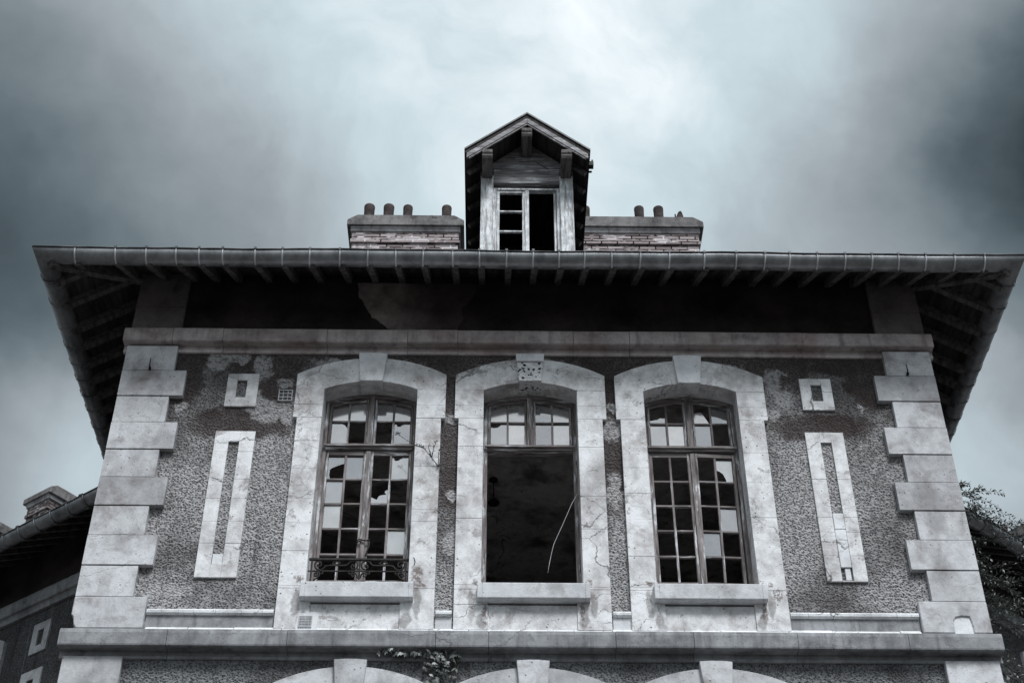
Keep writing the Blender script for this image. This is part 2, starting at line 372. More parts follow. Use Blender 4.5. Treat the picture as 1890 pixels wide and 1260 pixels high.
# ------------------------------------------------------------------ mesh building
class MB:
    def __init__(s): s.v = []; s.f = []; s.mi = []; s.sm = []
    def add(s, vs_, fs, mi=0, smooth=False, T=None):
        o = len(s.v)
        for p in vs_:
            p = Vector(p); s.v.append(T @ p if T is not None else p)
        for f in fs: s.f.append(tuple(o+i for i in f)); s.mi.append(mi); s.sm.append(smooth)
    def box(s, x0, x1, y0, y1, z0, z1, mi=0, T=None):
        x0, x1 = sorted((x0, x1)); y0, y1 = sorted((y0, y1)); z0, z1 = sorted((z0, z1))
        v = [(x, y, z) for z in (z0, z1) for (x, y) in ((x0, y0), (x1, y0), (x1, y1), (x0, y1))]
        s.add(v, [(3, 2, 1, 0), (4, 5, 6, 7), (0, 1, 5, 4), (1, 2, 6, 5), (2, 3, 7, 6), (3, 0, 4, 7)], mi, False, T)
    def prism(s, pts, y0, y1, mi=0, T=None):      # outline in x,z extruded along y
        n = len(pts)
        ar = sum(pts[i][0]*pts[(i+1) % n][1]-pts[(i+1) % n][0]*pts[i][1] for i in range(n))
        if ar < 0: pts = pts[::-1]
        v = [(x, y0, z) for x, z in pts]+[(x, y1, z) for x, z in pts]
        f = [tuple(range(n)), tuple(range(2*n-1, n-1, -1))]+[(i, i+n, (i+1) % n+n, (i+1) % n) for i in range(n)]
        s.add(v, f, mi, False, T)
    def prism_x(s, pts, x0, x1, mi=0, T=None):    # outline in y,z extruded along x
        n = len(pts)
        v = [(x0, y, z) for y, z in pts]+[(x1, y, z) for y, z in pts]
        s.add(v, [tuple(range(n)), tuple(range(2*n-1, n-1, -1))]+[(i, i+n, (i+1) % n+n, (i+1) % n) for i in range(n)], mi, False, T)
    def beam(s, a, b, w, h, mi=0):                # top centre line from a to b
        a = Vector(a); b = Vector(b); d = (b-a).normalized(); sd_ = d.cross(Vector((0, 0, 1))).normalized()*w/2; up = sd_.cross(d).normalized()*h
        v = [a-sd_, a+sd_, a+sd_-up, a-sd_-up, b-sd_, b+sd_, b+sd_-up, b-sd_-up]
        s.add(v, [(0, 1, 2, 3), (7, 6, 5, 4), (0, 4, 5, 1), (1, 5, 6, 2), (2, 6, 7, 3), (3, 7, 4, 0)], mi)
    def tube(s, path, r, n=6, mi=0, r1=None, T=None):
        path = [Vector(p) for p in path]; rings = []; prev = None
        for i, p in enumerate(path):
            d = (path[min(i+1, len(path)-1)]-path[max(i-1, 0)])
            d = d.normalized() if d.length > 1e-9 else Vector((0, 0, 1))
            a = prev if prev is not None else (Vector((0, 0, 1)) if abs(d.z) < .9 else Vector((1, 0, 0)))
            a = (a-d*a.dot(d)); a = a.normalized() if a.length > 1e-6 else d.orthogonal().normalized()
            prev = a; b = d.cross(a); rr = r if r1 is None else r+(r1-r)*i/max(1, len(path)-1)
            rings.append([p+(a*math.cos(2*math.pi*k/n)+b*math.sin(2*math.pi*k/n))*rr for k in range(n)])
        v = [q for g in rings for q in g]; f = []
        for i in range(len(path)-1):
            for k in range(n): f.append((i*n+k, i*n+(k+1) % n, (i+1)*n+(k+1) % n, (i+1)*n+k))
        f.append(tuple(range(n-1, -1, -1))); f.append(tuple((len(path)-1)*n+k for k in range(n)))
        s.add(v, f, mi, True, T)
    def lathe(s, prof, c, n=20, mi=0, cap=True, wob=None):
        v = []; f = []
        for (r, z) in prof:
            for k in range(n):
                a = 2*math.pi*k/n
                v.append((c[0]+r*math.cos(a), c[1]+r*math.sin(a), c[2]+z))
        for i in range(len(prof)-1):
            for k in range(n): f.append((i*n+k, i*n+(k+1) % n, (i+1)*n+(k+1) % n, (i+1)*n+k))
        if cap: f.append(tuple(range(n-1, -1, -1)))
        s.add(v, f, mi, True)
    def build(s, name, mats, parent=None, loc=(0, 0, 0), rot=(0, 0, 0), bevel=0, seg=1, **props):
        me = bpy.data.meshes.new(name); me.from_pydata([tuple(v) for v in s.v], [], s.f)
        if not isinstance(mats, (list, tuple)): mats = [mats]
        for m in mats: me.materials.append(m)
        for p, mi, sm in zip(me.polygons, s.mi, s.sm): p.material_index = mi; p.use_smooth = sm
        me.update()
        return link(name, me, parent, loc, rot, bevel, seg, **props)
def link(name, me, parent=None, loc=(0, 0, 0), rot=(0, 0, 0), bevel=0, seg=1, **props):
    o = bpy.data.objects.new(name, me); COL.objects.link(o)
    o.parent = parent; o.location = loc; o.rotation_euler = rot
    if bevel:
        b = o.modifiers.new('edge_wear', 'BEVEL'); b.width = bevel; b.segments = seg; b.limit_method = 'ANGLE'; b.angle_limit = R(40)
    for k, v in props.items(): o[k] = v
    return o
def thing(name, label, cat, loc=(0, 0, 0), rz=0, group=None):
    o = bpy.data.objects.new(name, None); COL.objects.link(o); o.empty_display_size = .3
    o.location = loc; o.rotation_euler = (0, 0, rz); o['label'] = label; o['category'] = cat
    if group: o['group'] = group
    return o
def copy_part(src, parent, loc, rot=(0, 0, 0)):
    o = src.copy(); COL.objects.link(o); o.parent = parent; o.location = loc; o.rotation_euler = rot
    for c in src.children:
        k = c.copy(); COL.objects.link(k); k.parent = o
    return o

# ------------------------------------------------------------------ ground
g = MB(); g.box(-400, 400, -400, 400, -.3, 0)
g.build('ground', M['ground'], kind='structure')

# ================================================================== main house
house = thing('stone_house', 'derelict central house block with three tall arched windows, broad eaves and a gabled dormer', 'house')

C3 = (-1.735, .005, 1.750)          # window axes
HW = .508                           # half opening
SP, AP, BOT = 11.675, 11.787, 9.24  # springing, crown, foot of the opening
DOWN = 3.765
def arc(c, half, zc, apex, n=10, rev=False):
    rise = apex-zc; Rr = (half*half+rise*rise)/(2*rise); a = math.asin(half/Rr)
    p = [(c+Rr*math.sin(-a+2*a*i/n), apex-Rr+Rr*math.cos(-a+2*a*i/n)) for i in range(n+1)]
    return p[::-1] if rev else p

# front wall, one mesh, pierced by the six openings
w = MB()
xs = [-4.455]+[e for c in C3 for e in (c-HW-.012, c+HW+.012)]+[4.455]
def wall_rows(mb, xs, z0, z1, y0=0.0, y1=.34):
    for i in range(0, len(xs), 2): mb.box(xs[i], xs[i+1], y0, y1, z0, z1)
w.box(-4.455, 4.455, 0, .34, 11.80, 12.42)
wall_rows(w, xs, BOT-.02, 11.80)
w.box(-4.455, 4.455, 0, .34, 8.46, BOT-.02)
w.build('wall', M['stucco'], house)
w = MB()
w.box(-4.455, 4.455, 0, .34, 11.80-DOWN, 8.46)
wall_rows(w, xs, BOT-DOWN-.02, 11.80-DOWN)
w.box(-4.455, 4.455, 0, .34, 0, BOT-DOWN-.02)
w.build('wall', M['stucco_dark'], house, label='dark sooty stucco wall of the ground floor')
# side and back walls
w = MB()
w.box(-4.455, -4.15, .34, 10, 0, 13.25); w.box(4.15, 4.455, .34, 10, 0, 13.25); w.box(-4.15, 4.15, 9.7, 10, 0, 13.25)
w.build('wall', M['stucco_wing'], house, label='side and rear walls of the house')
# frieze
w = MB(); w.box(-4.45, 4.45, 0.002, .34, 12.42, 13.36)
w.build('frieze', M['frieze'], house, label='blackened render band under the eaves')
pp = []
random.seed(3)
outl = [(-1.98, 13.26), (-1.95, 13.05), (-1.88, 12.90), (-1.79, 12.75), (-1.70, 12.66), (-1.56, 12.555), (-1.45, 12.50), (-.86, 12.50), (-.80, 12.60), (-.74, 12.72), (-.78, 12.86), (-.66, 13.02), (-.60, 13.14), (-.64, 13.26)]
for i, (x, z) in enumerate(outl):
    x2, z2 = outl[(i+1) % len(outl)]
    for k in range(4):
        t = k/4; pp.append((x+(x2-x)*t+random.uniform(-.012, .012), z+(z2-z)*t+random.uniform(-.012, .012)))
w = MB(); w.prism(pp, -.012, .003); w.build('plaster_patch', M['bare_plaster'], house, label='paler bare plaster patch with a curved edge on the black frieze')
for sx, (a, b) in ((-1, (3.915, 4.48)), (1, (3.925, 4.48))):
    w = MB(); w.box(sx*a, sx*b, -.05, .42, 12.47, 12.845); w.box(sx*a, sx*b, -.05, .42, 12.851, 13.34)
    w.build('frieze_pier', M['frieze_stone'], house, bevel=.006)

# string course and ledge: moulded stones butted end to end
def course(name, mat, z0, z1, yf, half, joints, extra, parent=house, ret=.45):
    b = MB(); xs_ = [-half]+joints+[half]
    prof = [(0.02, z0-extra), (-.018, z0-extra), (-.026, z0-extra*.90), (-.026, z0-extra*.60), (-.014, z0-extra*.5), (-.014, z0+.004), (yf+.02, z0+.004), (yf+.018, z0), (yf+.004, z0+.008), (yf, z0+.022), (yf-.004, z1-.05), (yf+.004, z1-.012), (yf+.02, z1), (.02, z1+.03)]
    for i in range(len(xs_)-1):
        x0, x1 = xs_[i]+.0025, xs_[i+1]-.0025
        dy = random.uniform(-.004, .004)
        b.prism_x([(y+(dy if y < 0 else 0), z) for y, z in prof], x0, x1)
    for sx in (-1, 1):
        e = half
        b.box(sx*4.40, sx*(e-.002), .021, ret+3.2, z0, z1-.004); b.box(sx*4.40, sx*(4.455+.05), .021, ret+3.2, z0-extra, z0-.002)
    return b.build(name, mat, parent)
course('string_course', M['course'], 12.278, 12.470, -.130, 4.53, [-3.98, -3.42, -2.26, -1.36, -.80, .49, 1.12, 3.06], .09)
course('ledge', M['ledge'], 8.500, 8.688, -.152, 4.532, [-3.50, -2.35, -.93, -.42, .80, 1.55, 2.55, 3.62], .075)
# white mortar fillet lying on the ledge
f = MB(); x = -3.75
while x < 3.78:
    L = random.uniform(.3, .75); x1 = min(x+L, 3.79); h = random.uniform(.030, .046)
    f.prism_x([(-.078-random.uniform(0, .012), 8.706), (-.003, 8.706), (-.003, 8.728+h+.012), (-.03, 8.72+h)], x+.004, x1-.004); x = x1
f.build('mortar_fillet', M['mortar'], house)

# quoins
def worn(x0, x1, z0, z1):
    def cut(): return random.uniform(.018, .040) if random.random() < .12 else random.uniform(.002, .007)
    p = []
    for (cx, cz, dx, dz, sw) in ((x0, z0, 1, 1, 0), (x1, z0, -1, 1, 1), (x1, z1, -1, -1, 0), (x0, z1, 1, -1, 1)):
        a, b = cut(), cut()*.7
        q = [(cx, cz+dz*b), (cx+dx*a*.4, cz+dz*b*.35), (cx+dx*a, cz)]
        p += q[::-1] if sw else q
        if (cx, cz) == (x0, z0) or (cx, cz) == (x1, z1):
            L = x1-x0
            for f_ in (.3, .55, .8):
                p.append((cx+dx*L*f_, cz+dz*random.uniform(0, .0025)))
    return p
ZJ = [8.728+.3535*i for i in range(11)]
for sx, lng, sht in ((-1, 3.776, 3.919), (1, 3.808, 3.956)):
    q = None
    for i in range(10):
        lg = (i % 2 == 0)
        inner = lng if lg else sht
        z0, z1 = ZJ[i]+.004, ZJ[i+1]-.004
        if i == 9: z1 = 12.26
        b = MB(); pr = -.064 if lg else -.056
        x0, x1 = sorted((sx*inner, sx*4.483))
        if i == 0 and sx > 0:
            b.prism([(x0, z0), (4.118, z0), (4.122, 8.86), (4.148, 8.905), (4.215, 8.919), (4.286, 8.913), (4.299, 8.85), (4.304, z0), (x1, z0), (x1, z1), (x0, z1)], pr, .42)
        elif i == 0:
            # chipped outer corner
            b.prism([(x0+.07, z0), (x1, z0), (x1, z1), (x0, z1), (x0, z0+.15), (x0+.025, z0+.12), (x0+.04, z0+.04)], pr, .42)
        else: b.prism(worn(x0, x1, z0, z1), pr, .42)
        if q is None: q = b.build('quoin', M['quoin'], house, bevel=.007)
        else: b.build('quoin_stone', M['quoin'], q, bevel=.007)
        if i == 0 and sx > 0:
            b = MB(); b.box(4.10, 4.32, -.048, .1, z0-.02, 8.94)
            b.build('stone_patch', M['plug'], q)
    b = MB(); x0, x1 = sorted((sx*3.912 if sx < 0 else 3.958, sx*4.483))
    zz = 8.44
    while zz > .3:
        b.box(x0, x1, -.06, .42, zz-.70, zz-.006); zz -= .70
    b.build('quoin', M['quoin'], house, bevel=.006, label='plain stone corner pier of the ground floor')
    b = MB(); h0 = sx*4.182; 
    b.tube([(h0, -.05, 11.945), (h0, -.085, 11.935), (h0, -.10, 11.955), (h0, -.10, 12.00), (h0-.003, -.097, 12.045)], .009, 6, r1=.005); b.tube([(h0, -.05, 11.915), (h0+.003, -.095, 11.925)], .013, 6)
    b.build('iron_hook', M['iron'], house)

# ---- ornamental frames set in the stucco
def frame_ornament(name, xo0, xo1, zo0, zo1, xi0, xi1, zi0, zi1, joints=(), parent=house, y=-.022, mat='surround'):
    b = MB(); g_ = .0008
    def leg(xa, xb):
        zs = [zo0]+list(joints)+[zo1]
        for i in range(len(zs)-1): b.box(xa, xb, y-random.uniform(0, .004), .03, zs[i]+g_, zs[i+1]-g_)
    leg(xo0, xi0); leg(xi1, xo1)
    b.box(xi0+g_, xi1-g_, y-.002, .03, zi1, zo1); b.box(xi0+g_, xi1-g_, y-.001, .03, zo0, zi0)
    return b.build(name, M[mat], parent, bevel=.002)
frame_ornament('square_frame', -3.318, -2.976, 11.450, 11.898, -3.209, -3.100, 11.573, 11.805)
frame_ornament('square_frame', 2.977, 3.325, 11.456, 11.887, 3.096, 3.215, 11.579, 11.800)
fl = frame_ornament('slot_frame', -3.361, -2.938, 9.323, 11.118, -3.211, -3.097, 9.478, 10.981, (9.72, 9.98, 10.26, 10.50, 10.85))
b = MB(); b.box(-3.206, -3.102, -.012, .02, 9.480, 9.600); b.build('slot_plug', M['plug'], fl, bevel=.004)
fr = frame_ornament('slot_frame', 2.954, 3.365, 9.319, 11.156, 3.107, 3.225, 9.330, 11.021, (9.62, 9.90, 10.08, 10.55, 10.80))
b = MB(); b.box(3.112, 3.220, -.028, .02, 9.480, 9.80); b.box(3.110, 3.222, -.026, .02, 9.803, 9.93); b.box(3.112, 3.221, -.029, .02, 9.933, 10.122); b.box(3.150, 3.205, -.016, .02, 9.34, 9.476)
b.build('slot_plug', M['plug'], fr, bevel=.004)

# ---- plinth lips between the quoins and the window surrounds
for (x0, x1, deep) in ((-3.765, -2.525, 1), (2.535, 3.80, 1), (-.945, -.785, 0), (.795, .975, 0)):
    b = MB(); x = x0
    while x < x1-.01:
        L = random.uniform(.14, .30) if deep else .5; xx = min(x+L, x1)
        b.prism_x([(.01, 8.90), (-.02, 8.905), (-.042-random.uniform(0, .006), 8.918), (-.046, 8.945), (-.03, 8.962), (.01, 8.966)], x+.0015, xx-.0015); x = xx
    b.build('plinth_lip', M['mortar'], house)
    b = MB(); b.box(x0, x1, -.012, .01, 8.70, 8.898); b.build('plinth', M['ledge'] if deep else M['sill'], house)

# ---- window surrounds
KEYMAT = {}
def surround(parent, c, dz=0, jl=(), jr=(), key_low=0.0, key_hi=.035, mat='surround', sill=True, y0=-.05):
    b = MB(); g_ = .0008
    BL = BOT+dz; zs = 11.288+dz
    foot = 8.742+dz
    for sx, jn in ((-1, jl), (1, jr)):
        # wide head stones, then the narrower jamb
        cuts = [foot]+sorted(z+dz for z in jn if z < 11.28)+[zs]
        for i in range(len(cuts)-1):
            yy = y0-random.uniform(0, .004)
            xin = HW if cuts[i] > BL-.3 else .44
            if cuts[i] < BL-.05 < cuts[i+1]:
                b.box(c+sx*.44, c+sx*.775, yy, .22, cuts[i]+g_, BL-.05)
                b.box(c+sx*HW, c+sx*.776, yy, .22, BL-.047, cuts[i+1]-g_)
            else:
                b.box(c+sx*(HW if cuts[i] > BL-.06 else .44), c+sx*.775, yy, .22, cuts[i]+g_, cuts[i+1]-g_)
        b.box(c+sx*HW, c+sx*.819, y0-.004, .22, zs+g_, 11.46+dz); b.box(c+sx*HW, c+sx*.818, y0-.002, .22, 11.463+dz, SP+dz-g_)
        # arch half
        ein = [p for p in arc(c, HW, SP+dz, AP+dz, 14) if (p[0]-c)*sx >= -1e-6]
        eout = [p for p in arc(c, .819, 11.882+dz, 12.110+dz, 16) if (p[0]-c)*sx >= -1e-6]
        ein.sort(key=lambda p: (p[0]-c)*sx); eout.sort(key=lambda p: -(p[0]-c)*sx)
        if sx < 0 or True:
            loop = ein+[(c+sx*.819, SP+dz+g_)]+eout
            pts = []
            for p in loop:
                if not pts or (abs(pts[-1][0]-p[0])+abs(pts[-1][1]-p[1])) > 1e-5: pts.append(p)
            pts = [(px + (sx*.001 if abs(px-c) < .0005 else 0), pz) for px, pz in pts]
            b.prism(pts, y0-.003*(1 if sx > 0 else 0), .22)
    so_ = b.build('window_surround', M[mat], parent, bevel=.0018)
    k = MB()
    kw0, kw1 = .122, .158
    zt, zb = 12.110+key_hi+dz, AP-.028+dz
    if key_low:                       # crumbling keystone: sound top, pitted body
        k.prism([(c-kw1, zt), (c+kw1, zt), (c+kw1-.008, zt-.105), (c-kw1+.008, zt-.105)], -.112, .1)
        k.prism([(c-kw1+.012, zt-.11), (c+kw1-.012, zt-.11), (c+kw0, zb+.02), (c-kw0, zb+.02)], -.090, .1, 1)
    else:
        k.prism([(c-kw1, zt), (c-kw1*.3, zt+.008), (c+kw1*.4, zt+.007), (c+kw1, zt-.002), (c+kw0, zb), (c-kw0, zb)], -.098, .1)
    k.build('keystone', [M[mat] if mat != 'surround' else M['plug'], M['crumble']], so_, bevel=.005)
    a = MB(); a.box(c-.438, c+.438, -.036, .2, 8.742+dz, 9.02+dz); a.build('apron', M[mat], so_)
    if sill:
        s_ = MB(); cc = c+.012
        s_.prism_x([(.24, 9.046+dz), (-.128, 9.043+dz), (-.138, 9.052+dz), (-.138, 9.212+dz), (-.131, 9.222+dz), (.0, 9.23+dz), (.24, 9.236+dz)], cc-.508, cc+.508)
        s_.prism_x([(-.052, 9.046+dz), (-.128, 9.043+dz), (-.138, 9.052+dz), (-.138, 9.212+dz), (-.131, 9.222+dz), (-.052, 9.226+dz)], cc-.556, cc-.5085)
        s_.prism_x([(-.052, 9.046+dz), (-.128, 9.043+dz), (-.138, 9.052+dz), (-.138, 9.212+dz), (-.131, 9.222+dz), (-.052, 9.226+dz)], cc+.5085, cc+.556)
        for sx in (-1, 1): s_.box(cc+sx*.520, cc+sx*.553, -.128, -.05, 9.218+dz, 9.240+dz)
        s_.build('sill', M['sill'], so_, bevel=.004)
    return so_
def mat_crumble():
    t = NT('crumbling_keystone')
    v = t.vor(24, vec=t.warp(20, .05)); pc = t.n('ShaderNodeSeparateColor'); t.put(pc.inputs[0], t.vor(24, out='Color', vec=t.warp(20, .05)))
    pit = t.mul(t.step(v, .42, .32), t.step(pc.outputs[1], .42, .5))
    col = t.mix(pit, t.ramp(t.noise(20, 4), [(.35, (.66, .66, .68)), (.6, (.86, .86, .87))]), (.045, .03, .03))
    return t.fin(col, .95, t.bump(t.math('MULTIPLY_ADD', pit, -1, t.noise(40, 3)), .9, .03), spec=.2)
M['crumble'] = mat_crumble()
s1 = surround(house, C3[0], 0, (9.22, 9.62, 9.95, 10.25, 10.62, 10.98), (9.20, 9.58, 9.98, 10.12, 10.66, 10.92))
s2 = surround(house, C3[1], 0, (9.02, 9.24, 9.88, 10.02, 10.42, 10.92), (9.22, 9.66, 9.90, 10.30, 10.92), key_low=1)
s3 = surround(house, C3[2], 0, (9.22, 9.58, 10.02, 10.34, 10.66), (9.20, 9.78, 10.05, 10.48, 10.86))
for c in C3: surround(house, c, -DOWN, (5.9+DOWN, 6.5+DOWN, 7.1+DOWN), (6.0+DOWN, 6.7+DOWN), key_hi=.05, mat='lower_stone' if 'lower_stone' in M else 'quoin')

# ---- windows
def jag(n, a, b, amp):
    return [(a[0]+(b[0]-a[0])*i/n+random.uniform(-amp, amp)*(0 < i < n), a[1]+(b[1]-a[1])*i/n+random.uniform(-amp, amp)*(0 < i < n)) for i in range(n+1)]
def pane_shape(code, x0, x1, z0, z1, ztop=None):
    """outline of the glass left in one light; None when it is gone"""
    w_, h_ = x1-x0, z1-z0
    U = lambda u, v: (x0+u*w_, z0+v*h_)
    top = [(x1, ztop(x1)), ((x0+x1)/2, ztop((x0+x1)/2)), (x0, ztop(x0))] if ztop else [(x1, z1), (x0, z1)]
    if code == 'G': return [(x0, z0), (x1, z0)]+top
    if code == 'a': return [U(0, 0), U(1, 0), U(1, .62), U(.93, .78), U(.80, .88), U(.62, .95), U(.5, 1.0), U(0, 1)]                       # corner gone
    if code == 'b': return [U(0, 0), U(.30, 0), U(.20, .08), U(.16, .18), U(.17, .45), U(.24, .52), U(.55, .62), U(.80, .68), U(1, .70), U(1, 1), U(0, 1)]
    if code == 'c': return [U(0, 0), U(1, 0), U(1, .62), U(.83, .60), U(.80, .50), U(.92, .42), U(.60, .40), U(.47, .33), U(.35, .18), U(.10, .26), U(0, .30)]
    if code == 'd': return [U(0, 0), U(.02, .0), U(.02, .52), U(.22, .50), U(.42, .38), U(.55, .15), U(.56, .0), U(1, 0), U(1, 1), U(0, 1)]
    if code == 'e': return [U(0, 0), U(1, 0), U(1, .98), U(.66, .97), U(.58, .90), U(.40, .84), U(.15, .82), U(0, .86)]
    if code == 'f': return [U(0, 0), U(1, 0), U(1, .44), U(.84, .40), U(.66, .46), U(.52, .34), U(.2, .26), U(0, .22)]
    if code == 'g': return [U(0, 0), U(.98, .0), U(.55, .66), U(.45, .72), U(.2, .64), U(0, .62)]
    if code == 'h': return [U(0, 0), U(1, 0), U(1, 1), U(.58, 1), U(.60, .93), U(.48, .93), U(.44, .86), U(.22, .85), U(.14, .90), U(.10, 1), U(0, 1)]
    return None
def zarch(c, dz, drop): 
    rise = AP-SP; Rr = (HW*HW+rise*rise)/(2*rise)
    return lambda x: AP+dz-drop-Rr+math.sqrt(max(0, Rr*Rr-(x-c)**2))
def window(parent, c, dz, fan, leaf, sag=0.0, name='window'):
    """fixed frame with mullion and transom, two arched fanlights, two casements; fan = 2 rows of 4 codes, leaf = 5 rows of 4 codes or None"""
    Y = .20
    b = MB(); zt = zarch(c, dz, .0)
    for sx in (-1, 1): b.box(c+sx*(HW+.01), c+sx*.462, Y-.01, Y+.09, BOT-.03+dz, SP+.06+dz)
    pts = [(c+x, zt(c+x)+.015) for x in [(-HW-.01)+i*(2*HW+.02)/14 for i in range(15)]]
    pin = [(c+x, zarch(c, dz, .055)(c+x)) for x in [.462-i*.924/14 for i in range(15)]]
    for i in range(14):
        b.prism([pts[i], pts[i+1], (pin[13-i]), (pin[14-i])], Y-.008, Y+.09, 1)
    b.box(c-.468, c+.468, Y-.03, Y+.09, 11.030+dz, 11.088+dz, 1)
    b.prism_x([(Y-.055, 11.062+dz), (Y-.028, 11.062+dz), (Y-.028, 11.09+dz), (Y-.04, 11.09+dz)], c-.49, c+.49, 1)
    b.box(c-.030, c+.030, Y-.022, Y+.08, 11.09+dz, zt(c)+dz*0-.04)
    b.box(c-.462, c+.462, Y-.012, Y+.09, BOT-.03+dz, BOT+.025+dz, 1)
    wf = b.build(name, [M['wood'], M['wood_h']], parent, bevel=.003)
    gl = MB()
    def glass(code, x0, x1, z0, z1, T=None, ztop=None, y=0.0):
        s_ = pane_shape(code, x0, x1, z0, z1, ztop)
        if not s_: return
        if code not in 'G': s_ = [(px+(random.uniform(-.004, .004) if x0+.003 < px < x1-.003 else 0), pz+(random.uniform(-.004, .004) if z0+.003 < pz < z1-.003 else 0)) for px, pz in s_]
        cx, cz = (x0+x1)/2, (z0+z1)/2
        tl = Matrix.Translation((cx, Y+.03+y, cz)) @ Matrix.Rotation(random.uniform(-.012, .012), 4, 'X') @ Matrix.Rotation(random.uniform(-.012, .012), 4, 'Z') @ Matrix.Translation((-cx, 0, -cz))
        gl.prism(s_, -.0015, .0015, 0, (T @ tl) if T is not None else tl)
    # fanlights
    for k, (xa, xb) in enumerate(((c-.455, c-.034), (c+.034, c+.455))):
        f_ = MB(); z0 = 11.092+dz; ztf = zarch(c, dz, .06)
        s0, s1_ = (xa, xa+.028), (xb-.026, xb)
        for p, q in (s0, s1_):
            f_.prism([(p, z0), (q, z0), (q, ztf(q)), (p, ztf(p))], Y, Y+.05)
        n = 6
        for i in range(n):
            u0 = xa+.028+(xb-xa-.054)*i/n; u1 = xa+.028+(xb-xa-.054)*(i+1)/n
            f_.prism([(u0, ztf(u0)), (u1, ztf(u1)), (u1, ztf(u1)-.036), (u0, ztf(u0)-.036)], Y+.001, Y+.049, 1)
        f_.box(xa+.028, xb-.026, Y+.001, Y+.049, z0, z0+.036, 1); f_.box(xa, xb, Y-.022, Y-.001, z0, z0+.016, 1)
        xm = (xa+xb+.002)/2
        f_.prism([(xm-.011, z0+.036), (xm+.011, z0+.036), (xm+.011, ztf(xm)-.037), (xm-.011, ztf(xm)-.037)], Y+.006, Y+.044)
        zm = z0+.335
        f_.box(xa+.028, xb-.026, Y+.008, Y+.042, zm-.010, zm+.010, 1)
        f_.build('fanlight', [M['wood'], M['wood_h']], wf, bevel=.0025)
        cols = ((xa+.026, xm-.009), (xm+.009, xb-.024))
        for j in range(2):
            glass(fan[1][k*2+j], cols[j][0], cols[j][1], z0+.034, zm-.008)
            code = fan[0][k*2+j]; xx0, xx1 = cols[j]
            glass(code, xx0, xx1, zm+.008, min(ztf(xx0), ztf(xx1))-.034, ztop=(lambda x: ztf(x)-.034) if code == 'G' else None)
    if leaf:
        for k, (xa, xb) in enumerate(((c-.460, c-.003), (c+.003, c+.460))):
            T = None
            if sag and k == 1:
                T = Matrix.Translation((xb, Y, 11.0)) @ Matrix.Rotation(sag*3.2, 4, 'Z') @ Matrix.Rotation(sag, 4, 'Y') @ Matrix.Translation((-xb, -Y, -11.012))
            f_ = MB(); z0, z1 = BOT+.03+dz, 11.024+dz
            sl, sr = (.030, .052) if k == 0 else (.052, .030)
            f_.box(xa, xa+sl, Y, Y+.05, z0, z1, 0, T); f_.box(xb-sr, xb, Y, Y+.05, z0, z1, 0, T)
            f_.box(xa+sl, xb-sr, Y+.001, Y+.049, z1-.052, z1, 1, T); f_.box(xa+sl, xb-sr, Y+.001, Y+.049, z0, z0+.16, 1, T)
            top, bot = z1-.052, z0+.16
            xm = (xa+sl+xb-sr)/2
            f_.box(xm-.012, xm+.012, Y+.006, Y+.044, bot, top, 0, T)
            pitch = (top-bot)/5
            for i in range(1, 5): f_.box(xa+sl, xb-sr, Y+.008, Y+.042, top-i*pitch-.011, top-i*pitch+.011, 1, T)
            if k == 0: f_.box(xb-.02, xb+.028, Y-.018, Y-.001, z0, z1-.01, 0)      # cover strip on the meeting stile
            f_.build('casement', [M['wood'], M['wood_h']], wf, bevel=.0025)
            for i in range(5):
                for j, (p, q) in enumerate(((xa+sl-.002, xm-.010), (xm+.010, xb-sr+.002))):
                    glass(leaf[i][k*2+j], p, q, top-(i+1)*pitch+.009, top-i*pitch-.009, T)
    if gl.v: gl.build('panes', M['glass'], wf)
    return wf
w1 = window(house, C3[0], 0, ('GGGG', 'aBBh'), ('bGBh', 'GBcB', 'GBBB', 'BBBG', 'BBBB'))
w2 = window(house, C3[1], 0, ('GGGG', 'eGGG'), None)
w3 = window(house, C3[2], 0, ('fBgG', 'GGGB'), ('BBBd', 'BBBB', 'BBBG', 'BBGB', 'BBBB'), sag=.012)
for c in C3: window(house, c, -DOWN, ('GGGG', 'GGGG'), ('GGGG', 'GGGG', 'GGGG', 'GGGG', 'GGGG'))

# ---- room behind the windows
r_ = MB()
r_.box(-4.15, 4.15, .34, 9.7, 12.0, 12.1); r_.build('ceiling', M['plaster_in'], house, label='peeling ceiling of the upstairs room')
r_ = MB(); r_.box(-4.15, 4.15, .34, 9.7, 8.95, 9.1); r_.box(-4.15, 4.15, .34, 9.7, 4.9, 5.05); r_.build('floor', M['boards'], house)
r_ = MB(); r_.box(-4.15, 4.15, 5.2, 5.3, 9.1, 12.0); r_.box(-.95, -.83, .34, 1.0, 9.1, 12.0); r_.box(-4.15, 4.15, 5.2, 5.3, 5.05, 8.95); r_.build('room_wall', M['plaster_in'], house)

# ---- vents
def vent(x0, x1, z0, z1, y, nx, nz, surround_patch=False, dark_grid=False):
    b = MB(); fw = .010
    b.box(x0, x1, y, y+.03, z0, z0+fw); b.box(x0, x1, y, y+.03, z1-fw, z1); b.box(x0, x0+fw, y, y+.03, z0+fw, z1-fw); b.box(x1-fw, x1, y, y+.03, z0+fw, z1-fw)
    for i in range(1, nx): xx = x0+(x1-x0)*i/nx; b.box(xx-.004, xx+.004, y+.004, y+.012, z0+fw, z1-fw)
    for i in range(1, nz): zz = z0+(z1-z0)*i/nz; b.box(x0+fw, x1-fw, y+.002, y+.010, zz-.004, zz+.004)
    b.box(x0+fw, x1-fw, y+.014, y+.03, z0+fw, z1-fw, 1)
    if surround_patch: b.prism([(x0-.03, z0-.04), (x1+.05, z0-.04), (x1+.06, z1+.02), (x1+.02, z1+.05), (x0-.01, z1+.03)], y+.01, y+.04, 2)
    return b.build('vent_grille', [M['vent'], M['vent_back'], M['plug']], house)
